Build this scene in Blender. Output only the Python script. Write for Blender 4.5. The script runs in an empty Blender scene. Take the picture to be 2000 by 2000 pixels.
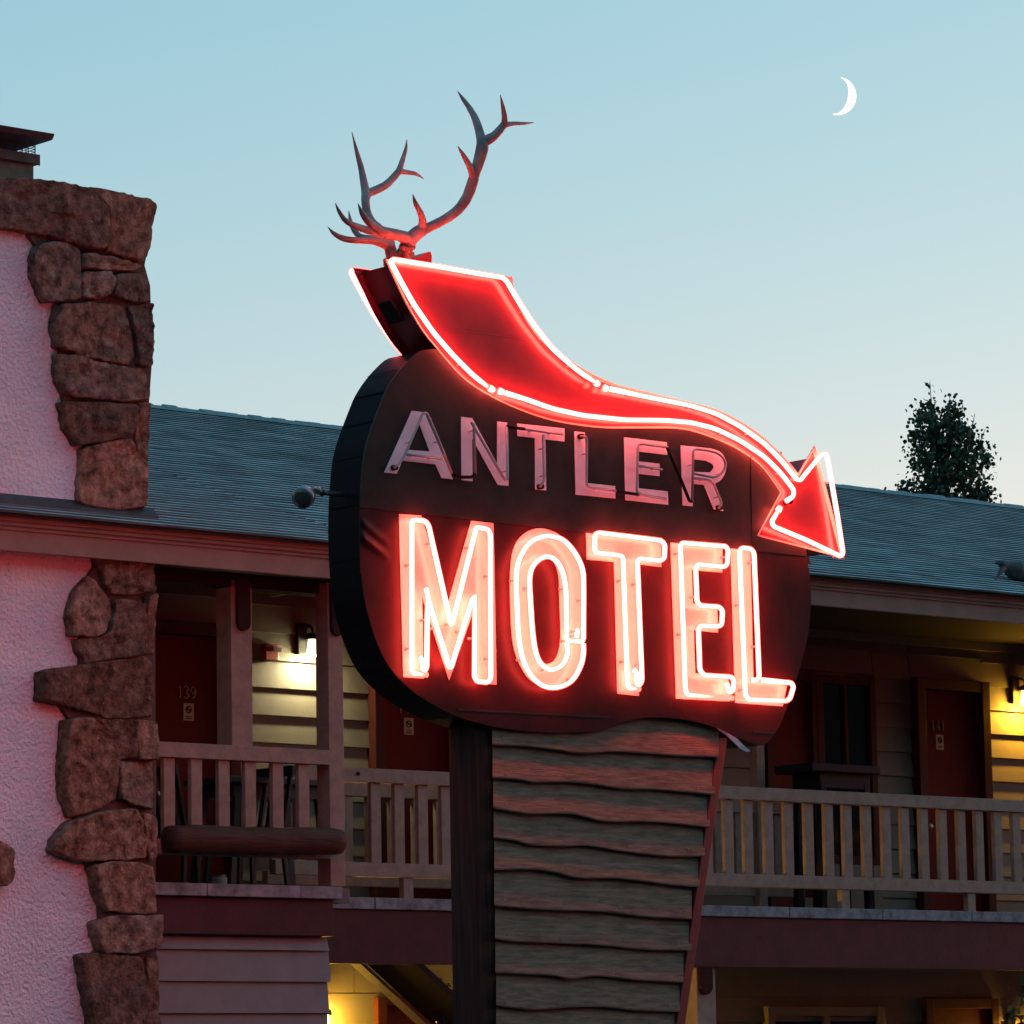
import bpy, math, random
from math import sin, cos, pi, radians, sqrt, atan2
from mathutils import Vector, Matrix, noise
from mathutils.geometry import tessellate_polygon
random.seed(7)
V = Vector
sc = bpy.context.scene
col = sc.collection
EXPO = 3.25
K = 2.0 ** -EXPO            # radiance units: 1 display unit = K scene units

# ------------------------------------------------------------------ survey of the place
FPX = 8240.0
PITCH, ROLL, CZ = radians(7.88), radians(1.0), 1.6
fF = V((0, cos(PITCH), sin(PITCH))); fZ = V((0, -sin(PITCH), cos(PITCH))); fX = V((1, 0, 0))
fR = cos(ROLL) * fX - sin(ROLL) * fZ
fT = sin(ROLL) * fX + cos(ROLL) * fZ
CAM = V((0, 0, CZ))

def ray(x, y):
    return FPX * fF + (x - 1000) * fR - (y - 1000) * fT

# facade frame: s along the facade, d outwards, z up
AZ = radians(48.5)
U = V((sin(AZ), cos(AZ), 0)); N = V((cos(AZ), -sin(AZ), 0)); ZZ = V((0, 0, 1))
_r = ray(675, 1751)
O = CAM + _r * (34.5 / _r.y); O.z = 0

def W(s, d, z): return O + U * s + N * d + ZZ * z

def hit(x, y, d):
    r = ray(x, y); t = ((O + N * d - CAM).dot(N)) / r.dot(N)
    p = CAM + r * t - O
    return p.dot(U), p.z

# sign frame
SAZ = radians(50)
SU = V((sin(SAZ), cos(SAZ), 0)); SN = V((cos(SAZ), -sin(SAZ), 0))
_r = ray(1100, 1050)
SP = CAM + _r * (25.5 / _r.y)

def hs(x, y, off=0.0):
    r = ray(x, y); t = ((SP + SN * off - CAM).dot(SN)) / r.dot(SN)
    return CAM + r * t

# ------------------------------------------------------------------ mesh helpers
class MB:
    def __init__(self):
        self.v = []; self.f = []; self.m = []; self.cur = 0; self.adds = []
    def add(self, vs, fs):
        self.adds.append((list(vs), list(fs))); b = len(self.v); self.v += [V(p) for p in vs]
        for f in fs:
            self.f.append([b + i for i in f]); self.m.append(self.cur)
    def prism(self, pts, vec, holes=()):
        """closed prism: outline pts (3D) swept by vec"""
        loops = [list(pts)] + [list(h) for h in holes]
        flat = [p for l in loops for p in l]; n = len(flat)
        tris = tessellate_polygon([[V(p) for p in l] for l in loops])
        vs = [V(p) for p in flat] + [V(p) + vec for p in flat]
        fs = []
        for t in tris:
            fs.append(list(t)); fs.append([i + n for i in reversed(t)])
        b = 0
        for l in loops:
            k = len(l)
            for i in range(k):
                j = (i + 1) % k
                fs.append([b + i, b + j, n + b + j, n + b + i])
            b += k
        self.add(vs, fs)
    def box8(self, c):
        self.add(c, [[0, 1, 3, 2], [4, 6, 7, 5], [0, 4, 5, 1], [2, 3, 7, 6], [0, 2, 6, 4], [1, 5, 7, 3]])
    def bx(self, s0, s1, d0, d1, z0, z1, w=None):
        w = w or W
        self.box8([w(s, d, z) for s in (s0, s1) for d in (d0, d1) for z in (z0, z1)])
    def bar(self, a, b, side, w, h):
        """box bar between points a and b; side = width direction"""
        a = V(a); b = V(b); ax = (b - a).normalized(); sd = (side - ax * side.dot(ax)).normalized(); up = ax.cross(sd)
        self.box8([p + sd * (w * i) + up * (h * j) for p in (a, b) for i in (-.5, .5) for j in (-.5, .5)])
    def tube(self, pts, r, n=8, cap=True):
        pts = [V(p) for p in pts]
        rs = r if isinstance(r, (list, tuple)) else [r] * len(pts)
        if len(pts) < 2: return
        t0 = (pts[1] - pts[0]).normalized()
        a = t0.orthogonal().normalized()
        vs = []; fs = []
        for i, p in enumerate(pts):
            t = (pts[min(i + 1, len(pts) - 1)] - pts[max(i - 1, 0)])
            t = t.normalized() if t.length > 1e-9 else t0
            a = (a - t * a.dot(t)); a = a.normalized() if a.length > 1e-9 else t.orthogonal().normalized()
            b = t.cross(a)
            for k in range(n):
                q = 2 * pi * k / n
                vs.append(p + (a * cos(q) + b * sin(q)) * rs[i])
        for i in range(len(pts) - 1):
            for k in range(n):
                k2 = (k + 1) % n
                fs.append([i * n + k, i * n + k2, (i + 1) * n + k2, (i + 1) * n + k])
        if cap:
            fs.append(list(range(n - 1, -1, -1))); m = (len(pts) - 1) * n
            fs.append([m + k for k in range(n)])
        self.add(vs, fs)
    def ball(self, c, r, n=10, m=7, sq=(1, 1, 1)):
        vs = []; fs = []
        for i in range(m + 1):
            th = pi * i / m
            for k in range(n):
                q = 2 * pi * k / n
                vs.append(V(c) + V((sin(th) * cos(q) * r * sq[0], sin(th) * sin(q) * r * sq[1], cos(th) * r * sq[2])))
        for i in range(m):
            for k in range(n):
                k2 = (k + 1) % n
                fs.append([i * n + k, (i + 1) * n + k, (i + 1) * n + k2, i * n + k2])
        self.add(vs, fs)
    def build(self, name, mat, parent=None, smooth=False, bevel=0.0, root=None):
        o0 = root_loc(parent) if parent is not None else V((0, 0, 0))
        if parent is None:
            xs = [p for p in self.v]
            o0 = V((sum(p.x for p in xs) / len(xs), sum(p.y for p in xs) / len(xs), min(p.z for p in xs)))
        me = bpy.data.meshes.new(name)
        me.from_pydata([p - o0 for p in self.v], [], self.f)
        me.validate(); me.update()
        mats = mat if isinstance(mat, (list, tuple)) else [mat]
        for mm in mats: me.materials.append(mm)
        if len(mats) > 1 and len(me.polygons) == len(self.m):
            for p, i in zip(me.polygons, self.m): p.material_index = i
        import bmesh
        bm = bmesh.new(); bm.from_mesh(me); bmesh.ops.recalc_face_normals(bm, faces=bm.faces); bm.to_mesh(me); bm.free()
        if smooth:
            for p in me.polygons: p.use_smooth = True
        o = bpy.data.objects.new(name, me); col.objects.link(o)
        if parent is not None: o.parent = parent
        else: o.location = o0
        if bevel:
            b = o.modifiers.new('bevel', 'BEVEL'); b.width = bevel; b.segments = 2; b.limit_method = 'ANGLE'; b.angle_limit = radians(50)
        return o

def each(mb, name, mat, parent, **k):
    """every piece of mb as an object of its own"""
    out = []
    for vs, fs in mb.adds:
        q = MB(); q.add(vs, fs); out.append(q.build(name, mat, parent, **k))
    return out

def root_loc(o):
    p = V(o.location)
    while o.parent is not None:
        o = o.parent; p += V(o.location)
    return p

def tag(o, label=None, cat=None, group=None, kind=None):
    for k, v in (('label', label), ('category', cat), ('group', group), ('kind', kind)):
        if v: o[k] = v
    return o

def empty(name, loc):
    e = bpy.data.objects.new(name, None); col.objects.link(e); e.location = loc; e.empty_display_size = .2
    return e

def roundp(pts, rad, seg=4, closed=False):
    """round the corners of a polyline"""
    pts = [V(p) for p in pts]; out = []; n = len(pts)
    for i, p in enumerate(pts):
        if not closed and (i == 0 or i == n - 1): out.append(p); continue
        a = pts[(i - 1) % n]; b = pts[(i + 1) % n]
        la = (a - p).length; lb = (b - p).length
        r = min(rad, la * .45, lb * .45)
        pa = p + (a - p).normalized() * r; pb = p + (b - p).normalized() * r
        for k in range(seg + 1):
            t = k / seg
            out.append((1 - t) ** 2 * pa + 2 * t * (1 - t) * p + t * t * pb)
    return out

def crom(pts, seg=6, closed=False):
    """Catmull-Rom through tuples of numbers"""
    n = len(pts); out = []
    for i in range(n if closed else n - 1):
        if closed: p = [pts[(i + k - 1) % n] for k in range(4)]
        else: p = [pts[max(i - 1, 0)], pts[i], pts[i + 1], pts[min(i + 2, n - 1)]]
        for k in range(seg):
            t = k / seg
            out.append(tuple(.5 * ((2 * b) + (-a + c) * t + (2 * a - 5 * b + 4 * c - d) * t * t + (-a + 3 * b - 3 * c + d) * t ** 3)
                             for a, b, c, d in zip(*p)))
    if not closed: out.append(tuple(pts[-1]))
    return out

# ------------------------------------------------------------------ materials
def mat(name, base, rough=.6, var=.25, scale=6.0, bump=0.0, bscale=60.0, spec=.5, metal=0.0, coat=0.0, base2=None, stretch=None, detail=6, coat_rough=.1):
    m = bpy.data.materials.new(name); m.use_nodes = True
    nt = m.node_tree; b = nt.nodes['Principled BSDF']
    tc = nt.nodes.new('ShaderNodeTexCoord'); mp = nt.nodes.new('ShaderNodeMapping')
    nt.links.new(tc.outputs['Object'], mp.inputs['Vector'])
    if stretch:
        mp.vector_type = 'TEXTURE'; mp.inputs['Scale'].default_value = [1 / q for q in stretch[0]]; mp.inputs['Rotation'].default_value = [-q for q in stretch[1]]
    n = nt.nodes.new('ShaderNodeTexNoise'); n.inputs['Scale'].default_value = scale; n.inputs['Detail'].default_value = detail
    n.inputs['Roughness'].default_value = .65
    nt.links.new(mp.outputs[0], n.inputs['Vector'])
    cr = nt.nodes.new('ShaderNodeValToRGB')
    lo = [c * (1 - var) for c in base]; hi = [min(1, c * (1 + var)) for c in (base2 or base)]
    cr.color_ramp.elements[0].position = .3; cr.color_ramp.elements[1].position = .7
    cr.color_ramp.elements[0].color = (*lo, 1); cr.color_ramp.elements[1].color = (*hi, 1)
    nt.links.new(n.outputs['Fac'], cr.inputs['Fac']); nt.links.new(cr.outputs['Color'], b.inputs['Base Color'])
    b.inputs['Roughness'].default_value = rough; b.inputs['Metallic'].default_value = metal
    b.inputs['Specular IOR Level'].default_value = spec
    b.inputs['Coat Weight'].default_value = coat; b.inputs['Coat Roughness'].default_value = coat_rough
    if bump:
        n2 = nt.nodes.new('ShaderNodeTexNoise'); n2.inputs['Scale'].default_value = bscale; n2.inputs['Detail'].default_value = 5
        nt.links.new(mp.outputs[0], n2.inputs['Vector'])
        bp = nt.nodes.new('ShaderNodeBump'); bp.inputs['Strength'].default_value = 1.0; bp.inputs['Distance'].default_value = bump
        nt.links.new(n2.outputs['Fac'], bp.inputs['Height']); nt.links.new(bp.outputs[0], b.inputs['Normal'])
    return m

def emit(name, colr, s):
    m = bpy.data.materials.new(name); m.use_nodes = True; nt = m.node_tree
    nt.nodes.remove(nt.nodes['Principled BSDF'])
    e = nt.nodes.new('ShaderNodeEmission'); e.inputs[0].default_value = (*colr, 1); e.inputs[1].default_value = s * K
    nt.links.new(e.outputs[0], nt.nodes['Material Output'].inputs[0])
    return m

def tube_emit(name, core, rim, s_core, s_rim):
    # glowing gas in a glass tube: the chord through the gas is long in the middle and short at the rim
    m = bpy.data.materials.new(name); m.use_nodes = True; nt = m.node_tree
    nt.nodes.remove(nt.nodes['Principled BSDF']); L = nt.links.new
    lw = nt.nodes.new('ShaderNodeLayerWeight'); lw.inputs['Blend'].default_value = .5
    mr = nt.nodes.new('ShaderNodeMapRange'); mr.interpolation_type = 'SMOOTHSTEP'; mr.inputs[1].default_value = .22; mr.inputs[2].default_value = .62
    L(lw.outputs['Facing'], mr.inputs[0])
    e1 = nt.nodes.new('ShaderNodeEmission'); e1.inputs[0].default_value = (*core, 1); e1.inputs[1].default_value = s_core * K
    e2 = nt.nodes.new('ShaderNodeEmission'); e2.inputs[0].default_value = (*rim, 1); e2.inputs[1].default_value = s_rim * K
    mx = nt.nodes.new('ShaderNodeMixShader'); L(mr.outputs[0], mx.inputs[0]); L(e1.outputs[0], mx.inputs[1]); L(e2.outputs[0], mx.inputs[2])
    L(mx.outputs[0], nt.nodes['Material Output'].inputs[0])
    return m

FACE_ROT = (0, 0, -(pi / 2 - SAZ))
M = {}
M['neon'] = None
M['moon'] = emit('moonlight', (1.0, .97, .92), 1.6)
M['bulb_warm'] = emit('bulb_warm', (1.0, .86, .5), 9)
M['bulb_amber'] = emit('bulb_amber', (1.0, .55, .08), 9)
M['neon'] = tube_emit('neon_glow', (1.0, .060, .042), (1.0, .042, .030), 52, 12)
M['neon_arrow'] = tube_emit('neon_glow_arrow', (1.0, .085, .062), (1.0, .045, .035), 54, 9)
M['neon_back'] = tube_emit('neon_glow_back', (1.0, .07, .06), (1.0, .045, .035), 37, 9)  # back tubes set dimmer to limit the red light on the stucco
M['sign_black'] = mat('sign_black_paint', (.021, .018, .0165), .45, .5, 3, .0012, 14, .18)
M['sign_low'] = mat('sign_dark_red_paint', (.027, .0045, .0070), .42, .5, 3, .0016, 12, .15)
M['sign_band'] = mat('sign_band_metal', (.0035, .0033, .0045), .5, .3, 4, .001, 9, .05)
M['letter_cream'] = mat('letter_cream_paint', (.66, .64, .53), .30, .08, 5, .0006, 20, .5, 0, .6)
M['letter_white'] = mat('letter_white_paint', (.86, .78, .84), .40, .12, 6, .0006, 20, .5, 0, .2)
M['arrow_red'] = mat('arrow_red_enamel', (.27, .030, .040), .26, .16, 3, .0012, 8, .5, 0, .25)
M['arrow_edge'] = mat('arrow_cream_edge', (.70, .50, .38), .4, .1, 5)
M['red_channel'] = mat('red_channel_metal', (.30, .012, .014), .45, .35, 5, .001, 20)
M['glass'] = mat('unlit_tube_glass', (.42, .36, .36), .12, .1, 8, 0, 10, .8, 0, .6)
M['black'] = mat('black_rubber', (.010, .008, .008), .6, .3, 10, 0, 10, .08)
M['metal'] = mat('galvanised_metal', (.35, .34, .35), .35, .2, 8, 0, 10, .5, .8)
M['antler'] = mat('antler_bone', (.34, .20, .185), .6, .35, 9, .005, 60, .2, base2=(.42, .30, .28))
M['skull'] = mat('antler_skull', (.20, .11, .09), .7, .5, 16, .006, 50)
M['plank'] = mat('weathered_plank', (.26, .155, .105), .8, .45, 5, .0035, 14, .12, stretch=((1.1, 9, 9), (0, 0, -(pi / 2 - SAZ))), detail=9)
M['post_brown'] = mat('post_brown', (.05, .020, .016), .7, .45, 4, .003, 25, .1, stretch=((9, 9, .5), (0, 0, 0)))
M['trim_red'] = mat('trim_red_paint', (.24, .012, .012), .5, .3, 7, .001, 30)
M['stucco'] = mat('stucco_white', (.90, .84, .90), .85, .11, 1.6, .040, 34, .15, detail=10)
M['trim'] = mat('trim_taupe_paint', (.275, .20, .155), .65, .22, 9, .0015, 40, .35)
M['fascia'] = mat('fascia_brown_paint', (.30, .225, .185), .7, .14, 4, .001, 40, .1)
M['siding'] = mat('siding_putty_paint', (.17, .15, .115), .62, .10, 4, .0015, 40, .35)
M['siding_grey'] = mat('siding_grey_paint', (.21, .19, .19), .62, .10, 4, .0015, 40, .35)
M['maroon'] = mat('maroon_paint', (.062, .010, .017), .6, .28, 5, .0015, 30, .3)
M['door'] = mat('maroon_door_paint', (.115, .007, .0045), .6, .12, 4, .0008, 30, .12)
M['jamb'] = mat('door_frame_paint', (.06, .015, .011), .6, .15, 4, .0008, 30, .12)
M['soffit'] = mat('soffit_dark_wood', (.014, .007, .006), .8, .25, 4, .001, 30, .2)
M['deck_edge'] = mat('deck_edge_boards', (.20, .19, .20), .8, .45, 7, .002, 40, .2, base2=(.25, .24, .255))
M['floor'] = mat('deck_floor', (.15, .12, .11), .8, .2, 6)
M['wood_log'] = mat('dark_log', (.06, .022, .011), .75, .5, 6, .007, 16, .35, stretch=((.6, 6, 6), (0, 0, -(pi / 2 - AZ))))
M['dark_metal'] = mat('dark_furniture_metal', (.014, .014, .017), .45, .3, 8)
M['blue_dark'] = mat('dark_blue_vinyl', (.008, .010, .018), .55, .25, 8, 0, 10, .15)
M['window'] = mat('window_glass', (.012, .010, .012), .08, .1, 3, 0, 10, .6)
M['leaf'] = mat('tree_leaf', (.035, .075, .030), .5, .5, 2.5, 0, 10, .4)
M['bark'] = mat('tree_bark', (.06, .05, .04), .85, .3, 8, .004, 30)
M['statue'] = mat('statue_bronze', (.045, .05, .05), .5, .35, 20, .003, 60, .5)
M['flue'] = mat('flue_clay', (.19, .13, .10), .8, .3, 14, .003, 50)
M['cap'] = mat('chimney_cap_metal', (.05, .05, .052), .6, .4, 8)
M['mortar'] = mat('mortar_dark', (.10, .065, .055), .9, .3, 20, .006, 60)
M['bracket'] = mat('dark_bracket_paint', (.028, .007, .009), .65, .2, 5, 0, 10, .12)
M['alarm'] = mat('alarm_red_plastic', (.35, .05, .03), .4, .1, 8)
M['plaque'] = mat('plaque_brass', (.40, .31, .14), .45, .1, 12)
M['lamp_black'] = mat('lamp_black_metal', (.02, .018, .016), .45, .2, 8, 0, 10, .5, .4)
M['lens'] = mat('floodlight_lens', (.06, .045, .045), .12, .3, 30, .002, 60, .8)
M['asphalt'] = mat('asphalt', (.05, .05, .05), .9, .3, 3, .004, 80)
M['concrete'] = mat('concrete', (.3, .28, .26), .85, .15, 5, .002, 60)

def stone_mat():
    m = bpy.data.materials.new('rough_sandstone'); m.use_nodes = True
    nt = m.node_tree; b = nt.nodes['Principled BSDF']; L = nt.links.new
    tc = nt.nodes.new('ShaderNodeTexCoord')
    vo = nt.nodes.new('ShaderNodeAttribute'); vo.attribute_name = 'tint'
    n1 = nt.nodes.new('ShaderNodeTexNoise'); n1.inputs['Scale'].default_value = 11; n1.inputs['Detail'].default_value = 9; n1.inputs['Roughness'].default_value = .7
    n2 = nt.nodes.new('ShaderNodeTexNoise'); n2.inputs['Scale'].default_value = 34; n2.inputs['Detail'].default_value = 5
    L(tc.outputs['Object'], n1.inputs['Vector']); L(tc.outputs['Object'], n2.inputs['Vector'])
    cr = nt.nodes.new('ShaderNodeValToRGB'); e = cr.color_ramp.elements
    e[0].position = .34; e[0].color = (.06, .036, .027, 1); e[1].position = .68; e[1].color = (.42, .31, .235, 1)
    x = cr.color_ramp.elements.new(.5); x.color = (.225, .140, .098, 1)
    L(n1.outputs['Fac'], cr.inputs['Fac'])
    mx = nt.nodes.new('ShaderNodeMix'); mx.data_type = 'RGBA'; mx.blend_type = 'MULTIPLY'; mx.inputs['Factor'].default_value = 1
    L(cr.outputs['Color'], mx.inputs[6]); L(vo.outputs['Color'], mx.inputs[7])
    # pale lichen specks
    gt = nt.nodes.new('ShaderNodeMapRange'); gt.inputs[1].default_value = .66; gt.inputs[2].default_value = .74
    L(n2.outputs['Fac'], gt.inputs[0])
    m2 = nt.nodes.new('ShaderNodeMix'); m2.data_type = 'RGBA'
    L(gt.outputs[0], m2.inputs['Factor']); L(mx.outputs[2], m2.inputs[6]); m2.inputs[7].default_value = (.36, .30, .28, 1)
    L(m2.outputs[2], b.inputs['Base Color'])
    b.inputs['Roughness'].default_value = .85; b.inputs['Specular IOR Level'].default_value = .25
    n3 = nt.nodes.new('ShaderNodeTexNoise'); n3.inputs['Scale'].default_value = 26; n3.inputs['Detail'].default_value = 8; n3.inputs['Roughness'].default_value = .65
    L(tc.outputs['Object'], n3.inputs['Vector'])
    bp = nt.nodes.new('ShaderNodeBump'); bp.inputs['Distance'].default_value = .038; L(n3.outputs['Fac'], bp.inputs['Height']); L(bp.outputs[0], b.inputs['Normal'])
    return m
M['stone'] = stone_mat()

def shingle_mat():
    m = bpy.data.materials.new('asphalt_shingles'); m.use_nodes = True
    nt = m.node_tree; b = nt.nodes['Principled BSDF']; L = nt.links.new
    tc = nt.nodes.new('ShaderNodeTexCoord'); mp = nt.nodes.new('ShaderNodeMapping')
    mp.inputs['Rotation'].default_value = (0, 0, -(pi / 2 - AZ)); L(tc.outputs['Object'], mp.inputs['Vector'])
    n = nt.nodes.new('ShaderNodeTexNoise'); n.inputs['Scale'].default_value = 2.2; n.inputs['Detail'].default_value = 10; n.inputs['Roughness'].default_value = .75
    L(mp.outputs[0], n.inputs['Vector'])
    at = nt.nodes.new('ShaderNodeAttribute'); at.attribute_name = 'tint'
    cr = nt.nodes.new('ShaderNodeValToRGB'); cr.color_ramp.elements[0].position = .3; cr.color_ramp.elements[1].position = .72
    cr.color_ramp.elements[0].color = (.27, .375, .37, 1); cr.color_ramp.elements[1].color = (.40, .52, .51, 1)
    L(n.outputs['Fac'], cr.inputs['Fac'])
    mx = nt.nodes.new('ShaderNodeMix'); mx.data_type = 'RGBA'; mx.blend_type = 'MULTIPLY'; mx.inputs['Factor'].default_value = 1
    L(cr.outputs['Color'], mx.inputs[6]); L(at.outputs['Color'], mx.inputs[7]); L(mx.outputs[2], b.inputs['Base Color'])
    b.inputs['Roughness'].default_value = .85; b.inputs['Specular IOR Level'].default_value = .2
    n3 = nt.nodes.new('ShaderNodeTexNoise'); n3.inputs['Scale'].default_value = 60; L(mp.outputs[0], n3.inputs['Vector'])
    bp = nt.nodes.new('ShaderNodeBump'); bp.inputs['Distance'].default_value = .006; L(n3.outputs['Fac'], bp.inputs['Height']); L(bp.outputs[0], b.inputs['Normal'])
    return m
M['shingle'] = shingle_mat()

# ================================================================== THE NEON SIGN
base = SP.copy(); base.z = 0
sign = empty('neon_sign', base)
tag(sign, 'tall dark motel sign with glowing red arrow and neon lettering on a plank-clad pole', 'sign')

def P(pts, off): return [hs(x, y, off) for x, y in pts]

body = [(846, 682), (818.6, 686), (798, 702), (774.6, 728), (754, 759.5), (741, 790), (730, 819), (717.6, 855), (708.6, 894), (703, 959),
        (701.5, 1000), (701.5, 1040), (704, 1105), (710.6, 1167), (723.5, 1219), (736.5, 1257), (757, 1299), (785.6, 1333), (816.7, 1358.5), (853, 1380.5),
        (894, 1400), (956, 1418), (1013, 1427), (1050, 1430), (1084, 1431), (1133, 1430), (1160, 1428), (1181, 1423), (1213, 1410.5), (1261, 1402), (1309, 1402.5), (1357, 1410), (1399, 1422),
        (1440, 1440), (1470, 1452), (1492, 1455), (1507, 1440), (1521.5, 1420), (1537.7, 1377), (1551, 1336.5), (1564.6, 1293), (1578, 1237), (1583, 1175), (1582, 1134), (1576.7, 1099.6), (1570, 1066),
        (1535, 970), (1500, 900), (1420, 845), (1320, 815), (1188, 812), (1060, 798), (960, 752), (900, 712)]
bodyc = crom(body[:-8], 3) + body[-8:]
seamL, seamR = (690, 990), (1600, 1090)
def clip(poly, keep_above):
    out = []
    def sd(p):
        t = (p[0] - seamL[0]) / (seamR[0] - seamL[0]); y = seamL[1] + (seamR[1] - seamL[1]) * t
        return (y - p[1]) * (1 if keep_above else -1)
    for i, p in enumerate(poly):
        q = poly[(i + 1) % len(poly)]; a, b = sd(p), sd(q)
        if a >= 0: out.append(p)
        if (a >= 0) != (b >= 0):
            t = a / (a - b); out.append((p[0] + (q[0] - p[0]) * t, p[1] + (q[1] - p[1]) * t))
    return out
TH = .30
m = MB(); m.prism(P(bodyc, -.001), -SN * (TH - .002)); m.build('sign_box', M['sign_band'], sign)
m = MB(); m.prism(P(clip(bodyc, True), .001), SN * .011); m.build('upper_panel', M['sign_black'], sign)
# the lower panel is a dented sheet: fine grid clipped inside the outline is overkill, dents come as shallow folds
low = clip(bodyc, False)
m = MB(); m.prism(P(low, .001), SN * .004)
m.build('lower_panel', M['sign_low'], sign)
def crease(pts, h):
    vs = [hs(x, y, o) for x, y, o in pts]; return vs
m = MB()
# crumpled corner of the lower sheet
nx, ny = 26, 30; vs = []; fs = []
for i in range(nx + 1):
    for j in range(ny + 1):
        x = 703.5 + (775 - 703.5) * i / nx; y = 1003 + (1120 - 1003) * j / ny
        ed = min(1, i / 3, (nx - i) / 5, j / 3, (ny - j) / 5)
        t = ((x - 704) * .62 + (y - 1046) * -.78); l = ((x - 704) * .78 + (y - 1046) * .62)
        h = .030 * max(0, 1 - abs(t) / 11) ** 1.2 * max(0, 1 - max(0, l) / 75)
        h += .014 * max(0, 1 - abs(t - 22) / 9) * max(0, 1 - max(0, l) / 60) - .0
        vs.append(hs(x, y, .0052 + ed * h))
for i in range(nx):
    for j in range(ny):
        a = i * (ny + 1) + j; fs.append([a, a + 1, a + ny + 2, a + ny + 1])
m.add(vs, fs); m.build('dent', M['sign_low'], sign, smooth=True)
m = MB(); m.bar(hs(893, 1386, .006), hs(1190, 1401, .006), SN, .006, .012); m.bar(hs(1466, 872, .013), hs(1470, 1062, .013), SN, .004, .007)
m.bar(hs(1470, 1430, .006), hs(1512, 1432, .006), SN, .006, .012)
each(m, 'panel_seam', M['sign_black'], sign)
# band joints on the left edge of the box
m = MB()
for (x, y) in ((778, 722), (752, 765), (729, 822), (711, 890), (702.5, 985), (704, 1090), (722, 1212), (766, 1312)):
    a = hs(x - 1.5, y, 0); m.bar(a - SN * .004, a - SN * (TH - .01), ZZ, .002, .006)
each(m, 'band_joint', M['sign_band'], sign)
# torn sheet at the lower right
m = MB()
tr = [(1399, 1421, .01, 1404, 1427, .0), (1420, 1431, .05, 1418, 1436, .035), (1438, 1441, .075, 1432, 1449, .06), (1452, 1455, .085, 1446, 1462, .075), (1466, 1467, .08, 1458, 1469, .075)]
vs = []
for x, y, o, x2, y2, o2 in tr: vs += [hs(x, y, o), hs(x2, y2, o2)]
for x, y, o, x2, y2, o2 in tr: vs += [hs(x, y, o - .004), hs(x2, y2, o2 - .004)]
fs = []
for i in range(4):
    a = 2 * i; fs += [[a, a + 2, a + 3, a + 1], [10 + a, 11 + a, 13 + a, 12 + a], [a, 10 + a, 12 + a, a + 2], [a + 1, a + 3, 13 + a, 11 + a]]
m.add(vs, fs); m.build('torn_strip', M['letter_white'], sign)

# ---------------- letters
RT = .0165
def letter(name, outline, off, th, mt, holes=()):
    m = MB(); m.prism(P(outline, off), SN * th, [P(h, off) for h in holes])
    return m.build('painted_letter', mt, sign)
UP, LO = .0125, .0055
L_A = letter('A', [(750, 922.8), (804, 802.4), (828.3, 805.5), (884, 936), (862, 933.6), (850, 907), (785.6, 899.5), (774.5, 925)], UP, .003, M['letter_white'], [[(818.7, 828), (796, 878.5), (838.7, 882)]])
L_N = letter('N', [(900, 814), (921.5, 816.6), (970.6, 906), (970.6, 823), (990, 825.4), (992.7, 949), (972, 947), (921.5, 856), (922.5, 940), (901, 937.5)], UP, .003, M['letter_white'])
L_T = letter('T', [(1009.5, 827), (1102, 837), (1102, 862.5), (1064.6, 858.4), (1066.4, 958), (1045, 956), (1044.2, 855.8), (1010, 851.6)], UP, .003, M['letter_white'])
L_L = letter('L', [(1121.3, 842.6), (1141.5, 844.6), (1146.7, 943.5), (1201, 949.5), (1201.6, 973.6), (1124, 966)], UP, .003, M['letter_white'])
L_E = letter('E', [(1218.4, 854), (1302, 864), (1302.7, 888.7), (1245.8, 882), (1245.8, 901), (1287.7, 905.8), (1287.7, 930), (1246.3, 925.4), (1246.8, 953.4), (1303.8, 959.9), (1304.6, 986), (1221, 976.7)], UP, .003, M['letter_white'])
rb = crom([(1386, 875.8), (1406.8, 883.5), (1417, 901.6), (1416, 922.3), (1406.8, 938), (1392, 946)], 4)
rh = crom([(1378, 900), (1391, 907), (1392.6, 914.6), (1386, 922.6)], 4)
L_R = letter('R', [(1329, 870)] + rb + [(1412.5, 998), (1394, 995), (1374.4, 947), (1352, 944.8), (1352.6, 989), (1333, 987)], UP, .003, M['letter_white'], [[(1352, 897)] + rh + [(1352, 921.5)]])
L_M = letter('M', [(778.6, 1004), (822, 1007), (874.5, 1178), (919.7, 1017), (963.4, 1022), (969.4, 1337.3), (926.7, 1334), (924.6, 1192), (876.7, 1328.8), (824, 1166), (827, 1325.5), (787, 1322.3)], LO, .003, M['letter_cream'])
o_out = crom([(1057, 1032), (1030, 1038), (1010, 1056), (999, 1085), (995.5, 1125), (996, 1175), (999, 1240), (1008, 1283), (1029, 1322), (1054, 1340), (1076, 1343.5), (1104, 1338), (1122, 1320), (1134, 1283), (1135.5, 1205), (1133, 1110), (1121, 1080), (1107, 1060), (1088, 1042)], 3, True)
o_in = crom([(1060, 1088), (1043, 1100), (1035, 1130), (1036, 1185), (1041, 1250), (1050, 1284), (1068, 1297), (1086, 1284), (1094, 1245), (1092, 1175), (1090, 1122), (1079, 1096)], 3, True)
L_O = letter('O', o_out, LO, .003, M['letter_cream'], [o_in])
L_T2 = letter('T', [(1144, 1041), (1291.3, 1055), (1291.3, 1107.7), (1242.5, 1101.8), (1247.4, 1359.4), (1205, 1355), (1198.4, 1097.5), (1145.4, 1093)], LO, .003, M['letter_cream'])
L_E2 = letter('E', [(1308.8, 1059.8), (1410.6, 1069.5), (1410.6, 1118.4), (1350.5, 1113.6), (1353, 1179), (1400.5, 1186), (1401.7, 1235.6), (1354.6, 1231), (1357.3, 1315), (1422, 1321), (1424.6, 1370), (1319.6, 1364.8)], LO, .003, M['letter_cream'])
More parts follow.
